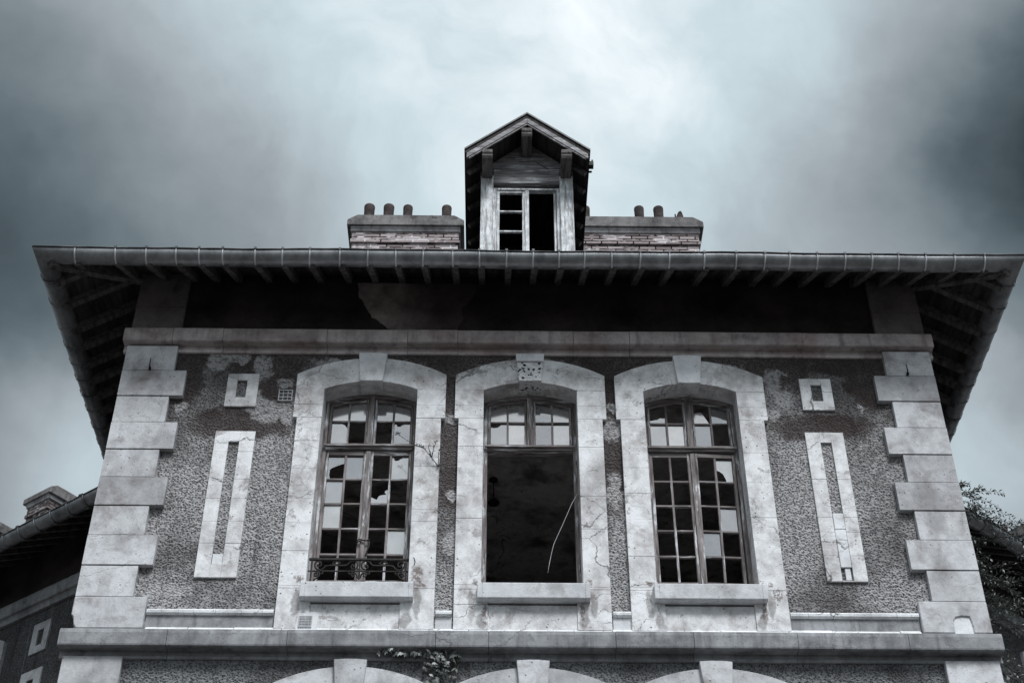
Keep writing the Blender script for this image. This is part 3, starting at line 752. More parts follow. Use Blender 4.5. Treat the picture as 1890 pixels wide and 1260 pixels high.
vent(-2.743, -2.590, 11.532, 11.682, -.02, 3, 3)
vent(-2.272, -2.141, 8.757, 8.880, -.062, 4, 7, True)

# ---- balcony rail in the left window
rl = MB(); YR = .03
rl.box(-2.238, -1.232, YR-.014, YR+.014, 9.558, 9.578)
rl.box(-2.238, -1.232, YR-.008, YR+.008, 9.429, 9.438)
rl.box(-2.215, -2.200, YR-.010, YR+.010, 9.20, 9.560); rl.box(-1.270, -1.255, YR-.010, YR+.010, 9.20, 9.560)
sc_s = [(-1.660, 9.478), (-1.671, 9.488), (-1.672, 9.504), (-1.658, 9.508), (-1.646, 9.495), (-1.640, 9.478), (-1.650, 9.462), (-1.671, 9.453), (-1.697, 9.464), (-1.709, 9.493), (-1.707, 9.526), (-1.686, 9.548), (-1.661, 9.553), (-1.632, 9.543), (-1.611, 9.519), (-1.601, 9.497), (-1.388, 9.499), (-1.374, 9.470), (-1.351, 9.448), (-1.319, 9.446), (-1.292, 9.463), (-1.277, 9.492), (-1.279, 9.529), (-1.302, 9.548), (-1.330, 9.543), (-1.345, 9.517), (-1.337, 9.488), (-1.315, 9.481), (-1.303, 9.499), (-1.312, 9.512)]
sc_l = [(-1.709, 9.362), (-1.705, 9.394), (-1.687, 9.413), (-1.661, 9.406), (-1.652, 9.384), (-1.666, 9.369), (-1.682, 9.376), (-1.680, 9.395)]
sc_m = [(-1.665, 9.422), (-1.648, 9.404), (-1.628, 9.402), (-1.620, 9.415), (-1.630, 9.422)]
sc_c = [(-1.275, 9.33), (-1.312, 9.355), (-1.335, 9.385), (-1.327, 9.408), (-1.300, 9.416), (-1.280, 9.398), (-1.284, 9.378), (-1.302, 9.373), (-1.310, 9.388), (-1.298, 9.396)]
sc_d = [(-1.318, 9.424), (-1.338, 9.406), (-1.360, 9.402), (-1.368, 9.415), (-1.356, 9.422)]
eye = [(-1.535, 9.525), (-1.510, 9.542), (-1.488, 9.547), (-1.466, 9.538), (-1.450, 9.522), (-1.472, 9.510), (-1.502, 9.510), (-1.535, 9.525)]
def smooth(p, k=2):
    for _ in range(k):
        q = [p[0]]
        for a, b2 in zip(p, p[1:]): q += [(a[0]*.75+b2[0]*.25, a[1]*.75+b2[1]*.25), (a[0]*.25+b2[0]*.75, a[1]*.25+b2[1]*.75)]
        q.append(p[-1]); p = q
    return p
for path, rr in ((sc_s, .0088), (sc_l, .0088), (sc_m, .0075), (sc_c, .0088), (sc_d, .0075), (eye, .007)):
    for mir in (1, -1):
        xc = -1.727
        rl.tube([(x if mir > 0 else 2*xc-x, YR, z) for x, z in smooth(path, 1)], rr, 5)
rl.tube([(-1.727, YR, 9.56), (-1.727, YR, 9.36)], .009, 5); rl.tube([(-1.748, YR, 9.45), (-1.727, YR, 9.468), (-1.706, YR, 9.45), (-1.727, YR, 9.43), (-1.748, YR, 9.45)], .006, 5)
rl.prism([(-1.752, 9.374), (-1.702, 9.374), (-1.715, 9.352), (-1.727, 9.338), (-1.739, 9.352)], YR-.01, YR+.01)
rl.tube([(-1.24, YR, 9.55), (-1.18, -.055, 9.545), (-1.165, -.06, 9.50), (-1.175, -.058, 9.46)], .004, 5)
rl.build('balcony_rail', M['iron'], house, label='black wrought iron scroll rail across the foot of the left window')

# ================================================================== eaves: roof, rafters, gutter
OV, EZ, SL = .90, 12.83, .60              # underside of the boards at the eave edge
def zu(d): return EZ+SL*d                 # underside height at distance d in from the eave edge
EX = 4.455+OV
roof = MB()
k2 = .78; dW = OV+.35                     # steeper above the wall line
zw = zu(dW); dR = EX; zr_ = zw+k2*(dR-dW)
TH = .07
def rp(x, y, z): return (x, y, z)
# underside boards (front, left, right) as closed thin slabs
def slab(mb, pts, th, mi=0):
    n = len(pts); v = [Vector(p) for p in pts]+[Vector(p)+Vector((0, 0, th)) for p in pts]
    mb.add(v, [tuple(range(n-1, -1, -1)), tuple(range(n, 2*n))]+[(i, (i+1) % n, n+(i+1) % n, n+i) for i in range(n)], mi)
YB = 10.0
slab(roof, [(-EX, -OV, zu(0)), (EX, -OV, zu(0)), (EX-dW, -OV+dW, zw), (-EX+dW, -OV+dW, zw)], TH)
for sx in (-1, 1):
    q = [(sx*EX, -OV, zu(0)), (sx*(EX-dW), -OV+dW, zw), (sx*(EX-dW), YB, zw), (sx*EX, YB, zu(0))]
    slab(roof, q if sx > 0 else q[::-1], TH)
rz0 = zw+.0
slab(roof, [(-EX+dW, -OV+dW, zw+.001), (EX-dW, -OV+dW, zw+.001), (0, -OV+dR, zr_)], TH, 1)
for sx in (-1, 1):
    q = [(sx*(EX-dW), -OV+dW, zw+.001), (0, -OV+dR, zr_), (0, YB, zr_), (sx*(EX-dW), YB, zw+.001)]
    slab(roof, q if sx > 0 else q[::-1], TH, 1)
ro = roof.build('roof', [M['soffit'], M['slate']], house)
sl_ = MB()                                   # slates over the eaves boards
slab(sl_, [(-EX-.02, -OV-.02, zu(0)+TH-.01), (EX+.02, -OV-.02, zu(0)+TH-.01), (EX-dW, -OV+dW, zw+TH+.004), (-EX+dW, -OV+dW, zw+TH+.004)], .03)
sl_.build('eaves_slates', M['slate'], ro)
# rafters
BX = [-4.995, -4.551, -4.217, -3.888, -3.636, -3.378, -3.025, -2.729, -2.429, -2.099, -1.792, -1.48, -1.186, -.855, -.56, -.265, .025, .314, .592, .894, 1.202, 1.528, 1.912, 2.262, 2.576, 2.849, 3.157, 3.466, 3.762, 4.06, 4.356, 4.672, 5.004]
def rafter_at(a, b):
    m_ = MB(); m_.beam(a, b, .072, .095); return m_.build('rafter', M['beam'], ro)
for x in BX:
    lim = 0.0 if abs(x) < 4.45 else -(abs(x)-4.455)
    d1 = lim+OV
    rafter_at((x+.02, -OV+.035, zu(.035)-.001), (x+.02, lim-.002, zu(d1)-.001))
SYL = [-.50, -.10, .34, .66, .99, 1.30, 1.61, 1.91, 2.27, 2.62, 2.96, 3.30]
SYR = [-.55, -.16, .26, .61, .97, 1.27, 1.60, 1.95, 2.28, 2.62, 2.96, 3.30]
for sx, SY in ((-1, SYL), (1, SYR)):
    for y in SY:
        lim = 0.0 if y > 0 else -y
        xe = 4.455+lim
        rafter_at((sx*(EX-.035), y+.02, zu(.035)-.001), (sx*(xe+.002), y+.02, zu(EX-xe)-.001))
    m_ = MB(); m_.beam((sx*(EX-.05), -OV+.05, zu(.05)-.001), (sx*4.44, .015, zu(OV+.015)-.001), .085, .13); m_.build('hip_rafter', M['beam_pale'] if 'beam_pale' in M else M['beam'], ro, label='diagonal hip rafter under the corner of the eaves')

# gutter
GR, GZ = .115, 12.905
def gutter_mesh(path, r=GR, seg=14, outward=1):
    prof = [(r*math.cos(math.pi*i/seg+math.pi), r*math.sin(math.pi*i/seg+math.pi)) for i in range(seg+1)]
    prof = [(-p[0], p[1]) for p in prof]     # from outer lip (+) ... to inner lip (-)
    ri = r-.006
    loop = prof+[(-ri*math.cos(math.pi*i/seg), -ri*math.sin(math.pi*i/seg)) for i in range(seg+1)]
    # bead on the outer lip
    mb = MB(); n = len(loop); P0 = [Vector(p) for p in path]; P2 = [P0[0]]; rings = []
    for a, b2 in zip(P0, P0[1:]):
        ns = max(1, int((b2-a).length/.45))
        for i in range(1, ns+1): P2.append(a.lerp(b2, i/ns))
    for i, p in enumerate(P2):
        def nrm(a, b): d = (b-a).normalized(); return Vector((d.y, -d.x))*outward
        if i == 0: m_ = nrm(P2[0], P2[1])
        elif i == len(P2)-1: m_ = nrm(P2[-2], P2[-1])
        else:
            n1, n2 = nrm(P2[i-1], p), nrm(p, P2[i+1]); m_ = (n1+n2)/(1+n1.dot(n2))
        rings.append((p, m_))
    wob = [.006*math.sin(p.x*1.7+p.y*2.3)+.005*math.sin(p.x*4.1+1.0+p.y*3.1) for p, m_ in rings]
    v = [(p.x+m_.x*o, p.y+m_.y*o, GZ+z+wo) for (p, m_), wo in zip(rings, wob) for o, z in loop]; f = []
    for i in range(len(P2)-1):
        for k in range(n): f.append((i*n+k, (i+1)*n+k, (i+1)*n+(k+1) % n, i*n+(k+1) % n))
    mb.add(v, f, 0, True)
    bead = [(p.x+m_.x*(r+.002), p.y+m_.y*(r+.002), GZ+.004+wo) for (p, m_), wo in zip(rings, wob)]
    for a, b2 in zip(bead, bead[1:]): mb.tube([a, b2], .010, 6, 1)
    return mb
def strap_mesh(name, r=GR+.004, wd=.017, y=0):
    mb = MB(); n = 16; v = []; f = []
    for i in range(n+1):
        a = math.pi+math.pi*.62*i/n            # from the outer lip (-y) round the bottom
        for rr in (r, r+.005):
            for x in (-wd/2, wd/2): v.append((x, rr*math.cos(a), rr*math.sin(a)))
    for i in range(n):
        o, p = i*4, i*4+4
        f += [(o+2, o+3, p+3, p+2), (o+1, o, p, p+1), (o, o+2, p+2, p), (o+3, o+1, p+1, p+3)]
    f += [(0, 1, 3, 2), (n*4+2, n*4+3, n*4+1, n*4)]
    mb.add(v, f, 0, True)
    mb.box(-.013, .013, -r-.014, -r+.012, -.006, .022, 1)   # hook over the lip
    return mb
gc = 4.505+.954-GR; gy = -.954+GR
gpath = [(-gc, 3.62), (-gc, gy), (gc, gy), (gc, 3.62)]
gu = gutter_mesh(gpath, outward=-1 if False else 1).build('gutter', [M['zinc'], M['zinc_dark']], house)
st0 = None
strapm = strap_mesh('gutter_strap')
for x in BX:
    if st0 is None: st0 = strapm.build('gutter_strap', [M['zinc_bright'], M['zinc_dark']], gu, (x, gy, GZ))
    else: copy_part(st0, gu, (x, gy, GZ), (0, 0, random.uniform(-.05, .05)))
st1 = None
strap2 = strap_mesh('gutter_strap', wd=.03)
for sx, SY in ((-1, SYL), (1, SYR)):
    for y in SY:
        rz = -math.pi/2*1 if sx < 0 else math.pi/2
        if st1 is None: st1 = strap2.build('gutter_strap', [M['zinc'], M['zinc_dark']], gu, (sx*gc, y, GZ), (0, 0, rz))
        else: copy_part(st1, gu, (sx*gc, y, GZ), (0, 0, rz))

# ================================================================== chimneys
POT = {}
def chimney(parent, loc, W_, D_, H, pots, rz=0, long_y=False, brick='brick'):
    """origin at the foot of the stack, front face at y=0; H = height of the cap underside"""
    b = MB(); hw = W_/2
    b.box(-hw+.03, hw-.03, .03, D_-.03, 0, H-.292)
    b.box(-hw+.005, hw-.005, .0, D_, H-.290, H-.225)                # oversailing course
    b.box(-hw+.02, hw-.02, .02, D_-.02, H-.223, H-.075)
    st = b.build('chimney', M[brick], parent, loc, (0, 0, rz), bevel=.004)
    n = MB(); n.prism_x([(.04, H-.074), (.0, H-.066), (-.012, H-.03), (-.03, H-.018), (-.03, H-.002), (D_+.03, H-.002), (D_+.03, H-.018), (D_, H-.066), (D_-.04, H-.074)], -hw+.0, hw-.0)
    n.build('neck_moulding', M['neck'], st)
    c_ = MB(); e = hw+.055; f0 = -.06; f1 = D_+.06
    zs = [H, H+.118, H+.215]
    q = .145
    if long_y:
        c_.prism_x([(f0, zs[0]), (f1, zs[0]), (f1, zs[1]), (f1-q, zs[2]), (f0+q, zs[2]), (f0, zs[1])], -e, e)
    else:
        c_.prism([(-e, zs[0]), (e, zs[0]), (e, zs[1]), (e-q, zs[2]), (-e+q, zs[2]), (-e, zs[1])], f0, f1)
    c_.build('chimney_cap', M['cap'], st, bevel=.012)
    for (px, py, r, h, broken) in pots:
        p = MB(); z0 = zs[2]-.04
        if broken:
            nn = 20; v = []; f = []
            for (rr, lvl) in ((r, 0), (r, 1), (r-.018, 1), (r-.018, 0)):
                for k in range(nn):
                    a = 2*math.pi*k/nn
                    zt = h*(.62+.30*abs(math.sin(a*1.5+.6))+.10*random.random()) if lvl else 0
                    v.append((px+rr*math.cos(a), py+rr*math.sin(a), z0+zt))
            for j in range(3):
                for k in range(nn): f.append((j*nn+k, j*nn+(k+1) % nn, (j+1)*nn+(k+1) % nn, (j+1)*nn+k))
            p.add(v, f, 0, False)
        else:
            p.lathe([(r*1.02, 0), (r, .05), (r*.95, h*.75), (r*.97, h*.86), (r*1.0, h-.02), (r*.97, h), (r*.80, h), (r*.78, h*.3)], (px, py, z0), 20)
        p.build('chimney_pot', M['pot'], st)
    return st
chimney(house, (-1.725, 3.05, 15.2), 1.62, .62, 1.885, [(-.59, .28, .083, .53, 0), (-.295, .28, .083, .53, 0), (-.005, .28, .074, .52, 0), (.585, .28, .076, .52, 0)])
chimney(house, (1.755, 3.05, 15.2), 1.76, .62, 1.895, [(-.79, .28, .076, .52, 0), (.035, .28, .076, .53, 0), (.33, .28, .078, .53, 0), (.64, .28, .068, .44, 1)])

# ================================================================== dormer
DX = .02
dm = MB()
# posts, with bleached grain
for (xa, xb) in ((-.590, -.425), (.455, .630)):
    dm.box(xa, xb, 1.0, 1.14, 13.9, 16.10)
dm.box(-.425, .455, 1.005, 1.12, 15.965, 16.115, 1)          # lintel
dm.box(-.425, .455, 1.012, 1.12, 16.118, 16.235, 1)
dm.prism([(-.425, 16.238), (.455, 16.238), (.455, 16.245), (.30, 16.245), (DX, 16.475), (-.28, 16.245), (-.425, 16.245)], 1.02, 1.10, 1)
dm.prism([(-.60, 16.10), (-.43, 16.10), (-.43, 16.246), (DX-.30, 16.246), (DX, 16.478), (DX+.32, 16.246), (.46, 16.246), (.46, 16.10), (.64, 16.10), (.64, 16.22), (DX, 16.78), (-.60, 16.22)], 1.03, 1.10, 1)
dm.box(-.425, .455, 1.0, 1.16, 14.2, 14.35, 1)
dormer = dm.build('dormer', [M['dormer_wood'], M['dormer_wood_h']], house, bevel=.005)
ck = MB(); ck.box(-.580, -.53, 1.14, 3.6, 13.8, 16.30); ck.box(.57, .62, 1.14, 3.6, 13.8, 16.30); ck.build('dormer_cheek', M['slate'], dormer)
dr = MB()
RZ, EZd, XE = 16.865, 16.165, .818
for sx in (-1, 1):
    q = [(DX, .60, RZ-.06), (DX+sx*XE, .60, EZd-.06), (DX+sx*XE, 4.5, EZd-.06), (DX, 4.5, RZ-.06)]
    slab(dr, q[::-1] if sx > 0 else q, .055, 0)
    q = [(DX, .58, RZ-.004), (DX+sx*(XE+.012), .58, EZd-.012), (DX+sx*(XE+.012), 4.5, EZd-.012), (DX, 4.5, RZ-.004)]
    slab(dr, q[::-1] if sx > 0 else q, .03, 1)
dr.build('dormer_roof', [M['soffit'], M['zinc_dark']], dormer)
for sx in (-1, 1):
    bb = MB(); o = .062
    bb.prism([(DX+sx*.002, RZ-.066), (DX+sx*(XE-.02), EZd-.066+.017), (DX+sx*(XE-.02), EZd-.155+.017), (DX+sx*.002, RZ-.155)], .605, .635)
    bb.prism([(DX+sx*.002, RZ-.156), (DX+sx*(XE-.05), EZd-.156+.043), (DX+sx*(XE-.05), EZd-.185+.043), (DX+sx*.002, RZ-.185)], .615, .635)
    bb.build('bargeboard', M['dormer_wood_h'], dormer)
    for i in range(6):
        y = .93+i*.34
        m_ = MB(); m_.beam((DX+sx*(XE-.02), y, EZd-.068), (DX+sx*.55, y, EZd-.068+(XE-.57)*(RZ-EZd)/XE), .055, .06); m_.build('rafter_tail', M['beam_pale'] if 'beam_pale' in M else M['beam'], dormer)
for (xa, xb, z0, z1) in ((-.577, -.438, 16.045, 16.225), (-.055, .085, 16.47, 16.645), (.467, .607, 16.055, 16.235)):
    br = MB()
    br.prism_x([(1.02, z0), (.68, z0), (.645, z0+.012), (.625, z0+.045), (.625, z0+.075), (.61, z0+.09), (.61, z1-.035), (.645, z1), (1.02, z1)], xa, xb)
    br.build('eaves_bracket', M['beam'], dormer, bevel=.006)
hk = MB(); hk.box(.835, .90, .78, .86, 16.09, 16.16); hk.tube([(.83, .84, 16.13), (.875, .80, 16.12), (.885, .80, 16.20)], .012, 5); hk.tube([(.84, .88, 16.06), (.87, .85, 16.03)], .016, 5)
hk.build('gutter_hook', M['iron'], dormer)
cs = MB(); Y = 1.06
cs.box(-.425, -.378, Y-.02, Y+.06, 14.35, 15.905); cs.box(.410, .455, Y-.02, Y+.06, 14.35, 15.905); cs.box(-.378, .410, Y-.018, Y+.06, 15.875, 15.905, 1)
cs.box(-.376, -.341, Y, Y+.045, 14.36, 15.873); cs.box(-.043, -.008, Y, Y+.045, 14.36, 15.873); cs.box(-.006, .045, Y-.015, Y+.045, 14.36, 15.873)
cs.box(-.341, -.043, Y+.001, Y+.044, 15.838, 15.873, 1)
for z in (15.500, 15.140, 14.775, 14.41): cs.box(-.341, -.043, Y+.004, Y+.04, z-.012, z+.012, 1)
cs.box(-.374, -.355, Y-.006, Y-.001, 15.72, 15.86, 1); cs.box(-.030, -.012, Y-.006, Y-.001, 15.72, 15.86, 1)
cs.build('dormer_window', [M['dormer_wood'], M['dormer_wood']], dormer, bevel=.003)
ol = MB(); ol.box(.385, .405, Y+.02, Y+.40, 14.36, 15.87); ol.box(.375, .384, Y+.02, Y+.05, 14.36, 15.87); ol.build('open_casement', M['dormer_wood'], dormer)
ib = MB(); ib.box(-.53, .57, 2.6, 2.65, 13.8, 16.3); ib.build('attic_board', M['soffit'], dormer)

# ================================================================== wings, splayed back on either side
def wing(sx, ang, label):
    wg = thing('house_wing', label, 'house wing', (sx*4.45, 4.0, 0), sx*R(ang))
    X = lambda a: sx*a
    wc = 4.35                                      # axis of the wing's first window
    b = MB(); Lw = 11.0
    b.box(X(-.4), X(wc-HW-.012), 0, .34, 0, 12.42); b.box(X(wc+HW+.012), X(Lw), 0, .34, 0, 12.42)
    b.box(X(wc-HW-.012), X(wc+HW+.012), 0, .34, 11.80, 12.42); b.box(X(wc-HW-.012), X(wc+HW+.012), 0, .34, 0, BOT-.02)
    b.box(X(.2), X(Lw), 6.0, 6.3, 0, 13.0); b.box(X(Lw-.3), X(Lw), .34, 6.0, 0, 13.3)
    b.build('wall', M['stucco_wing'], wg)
    b = MB(); b.box(X(-.4), X(Lw), .002, .34, 12.42, 13.36); b.build('frieze', M['frieze'], wg)
    b = MB(); prof = [(0.02, 12.175), (-.045, 12.175), (-.055, 12.22), (-.075, 12.25), (-.11, 12.258), (-.12, 12.27), (-.124, 12.41), (-.10, 12.462), (.02, 12.48)]
    for i in range(10): b.prism_x(prof, X(-.4+i*1.1+.003), X(-.4+(i+1)*1.1-.003))
    b.build('string_course', M['ledge'], wg)
    xa, xb = sorted((X(2.585), X(2.945)))
    frame_ornament('square_frame', xa, xb, 11.485, 11.955, xa+.115, xb-.115, 11.60, 11.84, parent=wg, mat='quoin')
    xa, xb = sorted((X(2.56), X(2.99)))
    frame_ornament('slot_frame', xa, xb, 9.33, 11.215, xa+.145, xb-.145, 9.48, 11.07, (9.9, 10.5), parent=wg, mat='quoin')
    surround(wg, X(wc), 0, (9.22, 9.8, 10.4), (9.22, 9.9, 10.5), mat='quoin')
    window(wg, X(wc), 0, ('GGBG', 'BGGB'), ('BGBG', 'GBBB', 'GBBG', 'BBBG', 'BBBB'))
    b = MB(); b.box(X(.3), X(Lw-.3), .36, 5.9, 12.0, 12.1); b.box(X(.3), X(Lw-.3), .36, 5.9, 8.9, 9.0); b.box(X(.3), X(Lw-.3), 4.0, 4.1, 9.0, 12.0); b.build('room_wall', M['plaster_in'], wg)
    # roof
    rf = MB(); Dm = OV+3.0; zr2 = zu(OV)+.72*3.0
    q = [(X(-1.2), -OV, zu(0)), (X(Lw), -OV, zu(0)), (X(Lw), 0, zu(OV)), (X(-1.2), 0, zu(OV))]; slab(rf, q if sx > 0 else q[::-1], TH)
    q = [(X(-1.2), 0, zu(OV)+.001), (X(Lw), 0, zu(OV)+.001), (X(Lw), 3.0, zr2), (X(-1.2), 3.0, zr2)]; slab(rf, q if sx > 0 else q[::-1], TH, 1)
    q = [(X(-1.2), 3.0, zr2), (X(Lw), 3.0, zr2), (X(Lw), 6.9, zu(0)), (X(-1.2), 6.9, zu(0))]; slab(rf, q if sx > 0 else q[::-1], TH, 1)
    wr = rf.build('roof', [M['soffit'], M['slate']], wg)
    xx = .55
    sp = .335 if sx < 0 else .30
    gx = [1.12+(.335 if sx < 0 else .315)*(i-2) for i in range(26)]
    for x in gx:
        m_ = MB(); m_.beam((X(x+.02), -OV+.035, zu(.035)-.001), (X(x+.02), -.002, zu(OV)-.001), .072, .095); m_.build('rafter', M['beam'], wr)
    p = [(X(-.1), gy), (X(Lw), gy)]
    gm = gutter_mesh(p if sx > 0 else p[::-1]).build('gutter', [M['zinc_wing'] if 'zinc_wing' in M else M['zinc'], M['zinc_dark']], wg)
    s0 = None
    for x in gx:
        if s0 is None: s0 = strap2.build('gutter_strap', [M['zinc'], M['zinc_dark']], gm, (X(x), gy, GZ))
        else: copy_part(s0, gm, (X(x), gy, GZ))
    return wg
wl_ = wing(-1, 37.5, 'dark house wing running back to the left of the central block')
wr_ = wing(1, 40, 'dark house wing running back to the right, half hidden by a climbing shrub')
def to_local(w_, p):
    a = w_.rotation_euler.z; d = Vector(p)-w_.location
    return Vector((d.x*math.cos(-a)-d.y*math.sin(-a), d.x*math.sin(-a)+d.y*math.cos(-a), d.z))
for (w_, corner, sx) in ((wl_, (-8.58, 10.12, 0), -1), (wl_, (-10.05, 11.25, 0), -1), (wr_, (10.02, 11.05, 0), 1)):
    L = to_local(w_, corner)
    chimney(w_, (L.x+sx*.40+sx*(-.055)*1, L.y+.06, 14.6), .66, 1.35, 2.485, [(0, .92, .083, .40, 0)], long_y=True, brick='brick_dark')

# ================================================================== small things
def leaf_quad(mb, p, d, up, L, wd, mi=0, bend=.2):
    d = d.normalized(); s_ = d.cross(up); s_ = s_.normalized() if s_.length > 1e-4 else d.orthogonal().normalized(); n = s_.cross(d)
    mb.add([p, p+d*L*.45+s_*wd/2+n*L*bend*.3, p+d*L, p+d*L*.45-s_*wd/2+n*L*bend*.3, p+d*L*.5-n*L*bend*.12], [(0, 1, 4), (1, 2, 4), (2, 3, 4), (3, 0, 4)], mi, False)

# pendant lamp
pl = thing('pendant_lamp', 'small black pendant lamp hanging inside the open middle window', 'lamp', (-.39, 2.14, 12.0))
b = MB(); b.lathe([(.052, -.028), (.052, -.006), (.045, -.001)], (0, 0, 0), 18); b.build('ceiling_rose', M['lamp'], pl)
b = MB(); b.tube([(0, 0, -.02), (.004, 0, -.30)], .006, 6); b.build('rod', M['lamp'], pl)
b = MB(); b.lathe([(.006, -.28), (.03, -.292), (.062, -.325), (.074, -.352), (.070, -.360), (.03, -.358), (.0, -.357)], (.004, 0, 0), 20, cap=False); b.build('lamp_shade', M['lamp'], pl)

b = MB(); cp = [(.508, .17, 10.47), (.501, .10, 10.439), (.465, .08, 10.36), (.428, .07, 10.28), (.385, .07, 10.17), (.339, .07, 10.05), (.285, .07, 9.92), (.233, .07, 9.79), (.212, .07, 9.70), (.197, .07, 9.63), (.182, .07, 9.55), (.167, .07, 9.455)]
b.tube(cp, .0028, 6)
b.build('cable', M['cable'], None, label='thin pale cable dangling from the right jamb of the open middle window', category='cable')
b = MB(); kx = -1.727
for dz in (0, .022):
    b.tube([(kx-.062, .17, 9.86+dz), (kx-.03, .165, 9.875+dz), (kx+.02, .163, 9.885-dz*.5), (kx+.065, .168, 9.87+dz), (kx+.062, .205, 9.86+dz), (kx, .26, 9.855), (kx-.06, .21, 9.855+dz), (kx-.062, .17, 9.86+dz)], .007, 5)
b.tube([(kx+.065, .168, 9.865), (kx+.066, .165, 9.80), (kx+.045, .165, 9.74), (kx+.035, .168, 9.69)], .007, 5)
b.build('cord', M['cord'], None, label='dark cord tied round the meeting stiles of the left window', category='cord')

# ivy under the ledge
iv = thing('ivy', 'trailing ivy hanging beneath the ledge over the ground floor arches', 'ivy', (-.90, -.02, 8.1))
O = Vector((-.90, -.02, 8.1))
random.seed(5)
paths = [[(-.92, -.04, 7.6), (-.93, -.05, 8.0), (-.93, -.05, 8.22), (-.92, -.06, 8.38), (-.98, -.07, 8.46), (-1.12, -.075, 8.475), (-1.3, -.08, 8.475), (-1.46, -.08, 8.49)],
         [(-.92, -.05, 8.3), (-.87, -.07, 8.42), (-.86, -.09, 8.52)], [(-.76, -.03, 7.8), (-.75, -.04, 8.15), (-.71, -.04, 8.36), (-.75, -.05, 8.47), (-.86, -.07, 8.49)]]
stm = MB()
for p in paths: stm.tube([Vector(q)-O for q in p], .007, 5)
stm.build('stem', M['twig'], iv)
lv = MB()
def ivy_leaf(p, size, rot, tilt):
    shape = [(0, 0), (.32, -.16), (.52, .08), (.34, .22), (.50, .52), (.20, .48), (0, .95), (-.20, .48), (-.50, .52), (-.34, .22), (-.52, .08), (-.32, -.16)]
    T = Matrix.Translation(p) @ Matrix.Rotation(tilt[0], 4, 'X') @ Matrix.Rotation(tilt[1], 4, 'Z') @ Matrix.Rotation(rot, 4, 'Y')
    v = [Vector((x*size, abs(x)*size*.25, z*size)) for x, z in shape]+[Vector((0, -.02*size, .25*size))]
    n = len(shape); lv.add(v, [(i, (i+1) % n, n) for i in range(n)], 0, False, T)
for pth, n, sp_ in ((paths[0][4:], 24, .022), (paths[0][1:5], 34, .075), (paths[1], 12, .05), (paths[2][:3], 13, .04), (paths[2][2:], 8, .03), ([(-.80, -.05, 8.1), (-1.0, -.05, 8.45)], 10, .06)):
    for i in range(n):
        t = random.random()*(len(pth)-1); k = int(t); a = Vector(pth[k]); b_ = Vector(pth[k+1]); q = a.lerp(b_, t-k)
        q += Vector((random.gauss(0, sp_), -random.uniform(.015, .06), random.gauss(0, sp_*.6)))
        ivy_leaf(q-O, random.uniform(.042, .070), math.pi+random.gauss(0, .6), (random.uniform(-.7, .1), random.gauss(0, .5)))
lv.build('foliage', M['ivy'], iv)

# weed growing from the joint beside the left window
wd_ = thing('weed', 'spindly weed rooted in a joint beside the left window', 'plant', (-.965, -.05, 10.65))
O2 = Vector((-.965, -.05, 10.65)); random.seed(9)
stm = MB(); lvs = MB()
for p in ([(-.965, -.05, 10.65), (-1.04, -.10, 10.735), (-1.12, -.13, 10.83), (-1.23, -.13, 10.88), (-1.33, -.10, 10.97), (-1.41, -.08, 11.05)], [(-1.04, -.10, 10.735), (-1.02, -.13, 10.84), (-.99, -.14, 10.94)], [(-1.04, -.10, 10.735), (-1.08, -.12, 10.86), (-1.06, -.13, 10.92)], [(-.965, -.05, 10.66), (-.97, -.12, 10.78), (-.94, -.15, 10.86)], [(-1.12, -.13, 10.83), (-1.17, -.14, 10.86), (-1.2, -.15, 10.84)], [(-.97, -.06, 10.66), (-.93, -.10, 10.60), (-.93, -.11, 10.50)]):
    q = [Vector(a)-O2 for a in p]; stm.tube(q, .0045, 5, r1=.0025)
    for k in range(len(q)-1):
        for j in range(3):
            if p[0][2] == 10.65 and k >= 3: continue
            a = q[k].lerp(q[k+1], random.random()); d = Vector((random.gauss(0, 1), random.gauss(-.4, .6), random.gauss(.3, .7)))
            leaf_quad(lvs, a, d, Vector((0, 0, 1)), random.uniform(.03, .055), random.uniform(.010, .018))
for i in range(8):
    leaf_quad(lvs, Vector((-1.41, -.08, 11.05))-O2, Vector((random.gauss(-.5, .7), random.gauss(0, .5), random.gauss(0, .3))), Vector((0, 0, 1)), .045, .016)
stm.build('stem', M['twig'], wd_); lvs.build('foliage', M['leaf'], wd_)

# climbing shrub at the right-hand corner
sb = thing('climbing_shrub', 'straggling small-leaved shrub climbing over the gutter of the right wing', 'shrub', (5.35, 3.6, 0))
O3 = Vector((5.35, 3.6, 0)); random.seed(21)
trunk = MB(); fol = MB(); stems = MB()
trunk.tube([Vector(p)-O3 for p in ((5.35, 3.6, 0), (5.4, 3.7, 3), (5.3, 3.8, 6), (5.45, 3.75, 9), (5.4, 3.7, 11.2), (5.35, 3.5, 13.0))], .05, 7, r1=.02)
def spray(p0, d, L, droop, n):
    p = Vector(p0); d = Vector(d).normalized(); pts = [p.copy()]; st_ = L/10
    for i in range(10):
        d = (d+Vector((random.gauss(0, .10), random.gauss(0, .10), -droop/10+random.gauss(0, .06)))).normalized(); p = p+d*st_; pts.append(p.copy())
    stems.tube([q-O3 for q in pts], .006, 4, r1=.002)
    for i in range(n):
        t = (i+random.random())/n*9.99; k = int(t); q = pts[k].lerp(pts[k+1], t-k); ax = (pts[k+1]-pts[k]).normalized()
        sd_ = Vector((random.gauss(0, 1), random.gauss(0, 1), random.gauss(0, 1))); sd_ = (sd_-ax*sd_.dot(ax)).normalized()
        leaf_quad(fol, q-O3+sd_*.012, sd_*.8+ax*.7, Vector((random.gauss(0, .4), random.gauss(0, .4), 1)), random.uniform(.04, .072), random.uniform(.018, .030))
    return pts
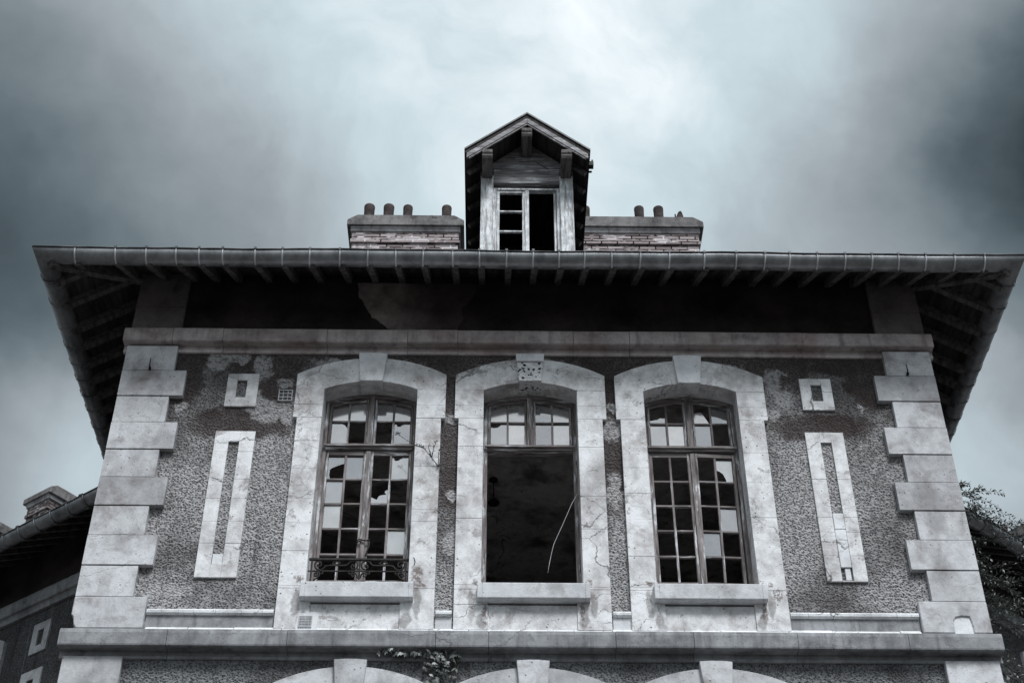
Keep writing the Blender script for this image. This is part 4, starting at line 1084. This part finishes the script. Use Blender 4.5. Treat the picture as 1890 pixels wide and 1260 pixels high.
def bough(p0, d, L, droop, nside, leaves, sl_=.35):
    pts = spray(p0, d, L, droop, int(leaves*1.2))
    for i in range(nside):
        k = random.randint(1, 9); ax = (pts[k+1]-pts[k]).normalized()
        sd_ = Vector((random.gauss(0, 1), random.gauss(0, 1), random.gauss(.1, .8))); sd_ = (sd_-ax*sd_.dot(ax)).normalized()
        spray(pts[k], ax*1.0+sd_*.55, sl_*random.uniform(.5, 1.1), droop*.6, leaves//2)
# above the gutter, against the sky
for (p0, d, L, dr_, ns) in (((6.00, 4.1, 13.22), (1.0, .05, .36), .68, .45, 5), ((5.98, 4.1, 13.16), (1.0, .05, .18), .66, .30, 4), ((5.98, 4.1, 13.10), (1.0, .05, -.05), .58, .25, 4),
        ((6.0, 4.1, 12.98), (1, .05, .16), .60, .4, 5), ((6.02, 4.1, 12.92), (1, .1, .0), .62, .35, 5), ((6.05, 4.1, 12.84), (1, .1, -.12), .60, .25, 4),
        ((6.42, 4.15, 12.72), (1, .1, .10), .50, .35, 4), ((6.45, 4.15, 12.62), (1, .1, .0), .52, .3, 4), ((6.4, 4.15, 12.55), (1, .1, -.15), .5, .2, 3), ((5.9, 4.0, 13.25), (.7, 0, .5), .35, .4, 2)):
    bough((p0[0], p0[1], p0[2]-.06), d, L+.06, dr_+.05, max(2, ns-2), 34, .26)
# below, in front of the wing
for i in range(27):
    z = random.uniform(10.2, 12.30); x0 = 5.25+random.uniform(0, .60)
    bough((x0, 3.55+random.uniform(0, .35), z+.1), (1, random.uniform(-.15, .3), random.uniform(-.15, .3)), random.uniform(.5, 1.15), random.uniform(.5, 1.1), 4, 34)
for i in range(14):
    z = random.uniform(8.0, 10.3); x0 = 5.3+random.uniform(.2, 1.4)
    bough((x0, 4.0+random.uniform(0, .35), z), (1, random.uniform(0, .5), random.uniform(-.2, .3)), random.uniform(.4, .8), random.uniform(.5, 1.1), 3, 26)
trunk.build('trunk', M['twig'], sb); stems.build('twigs', M['twig'], sb); fol.build('foliage', M['leaf'], sb)

scene.cycles.max_bounces = 6
scene.cycles.diffuse_bounces = 3
scene.cycles.transparent_max_bounces = 12
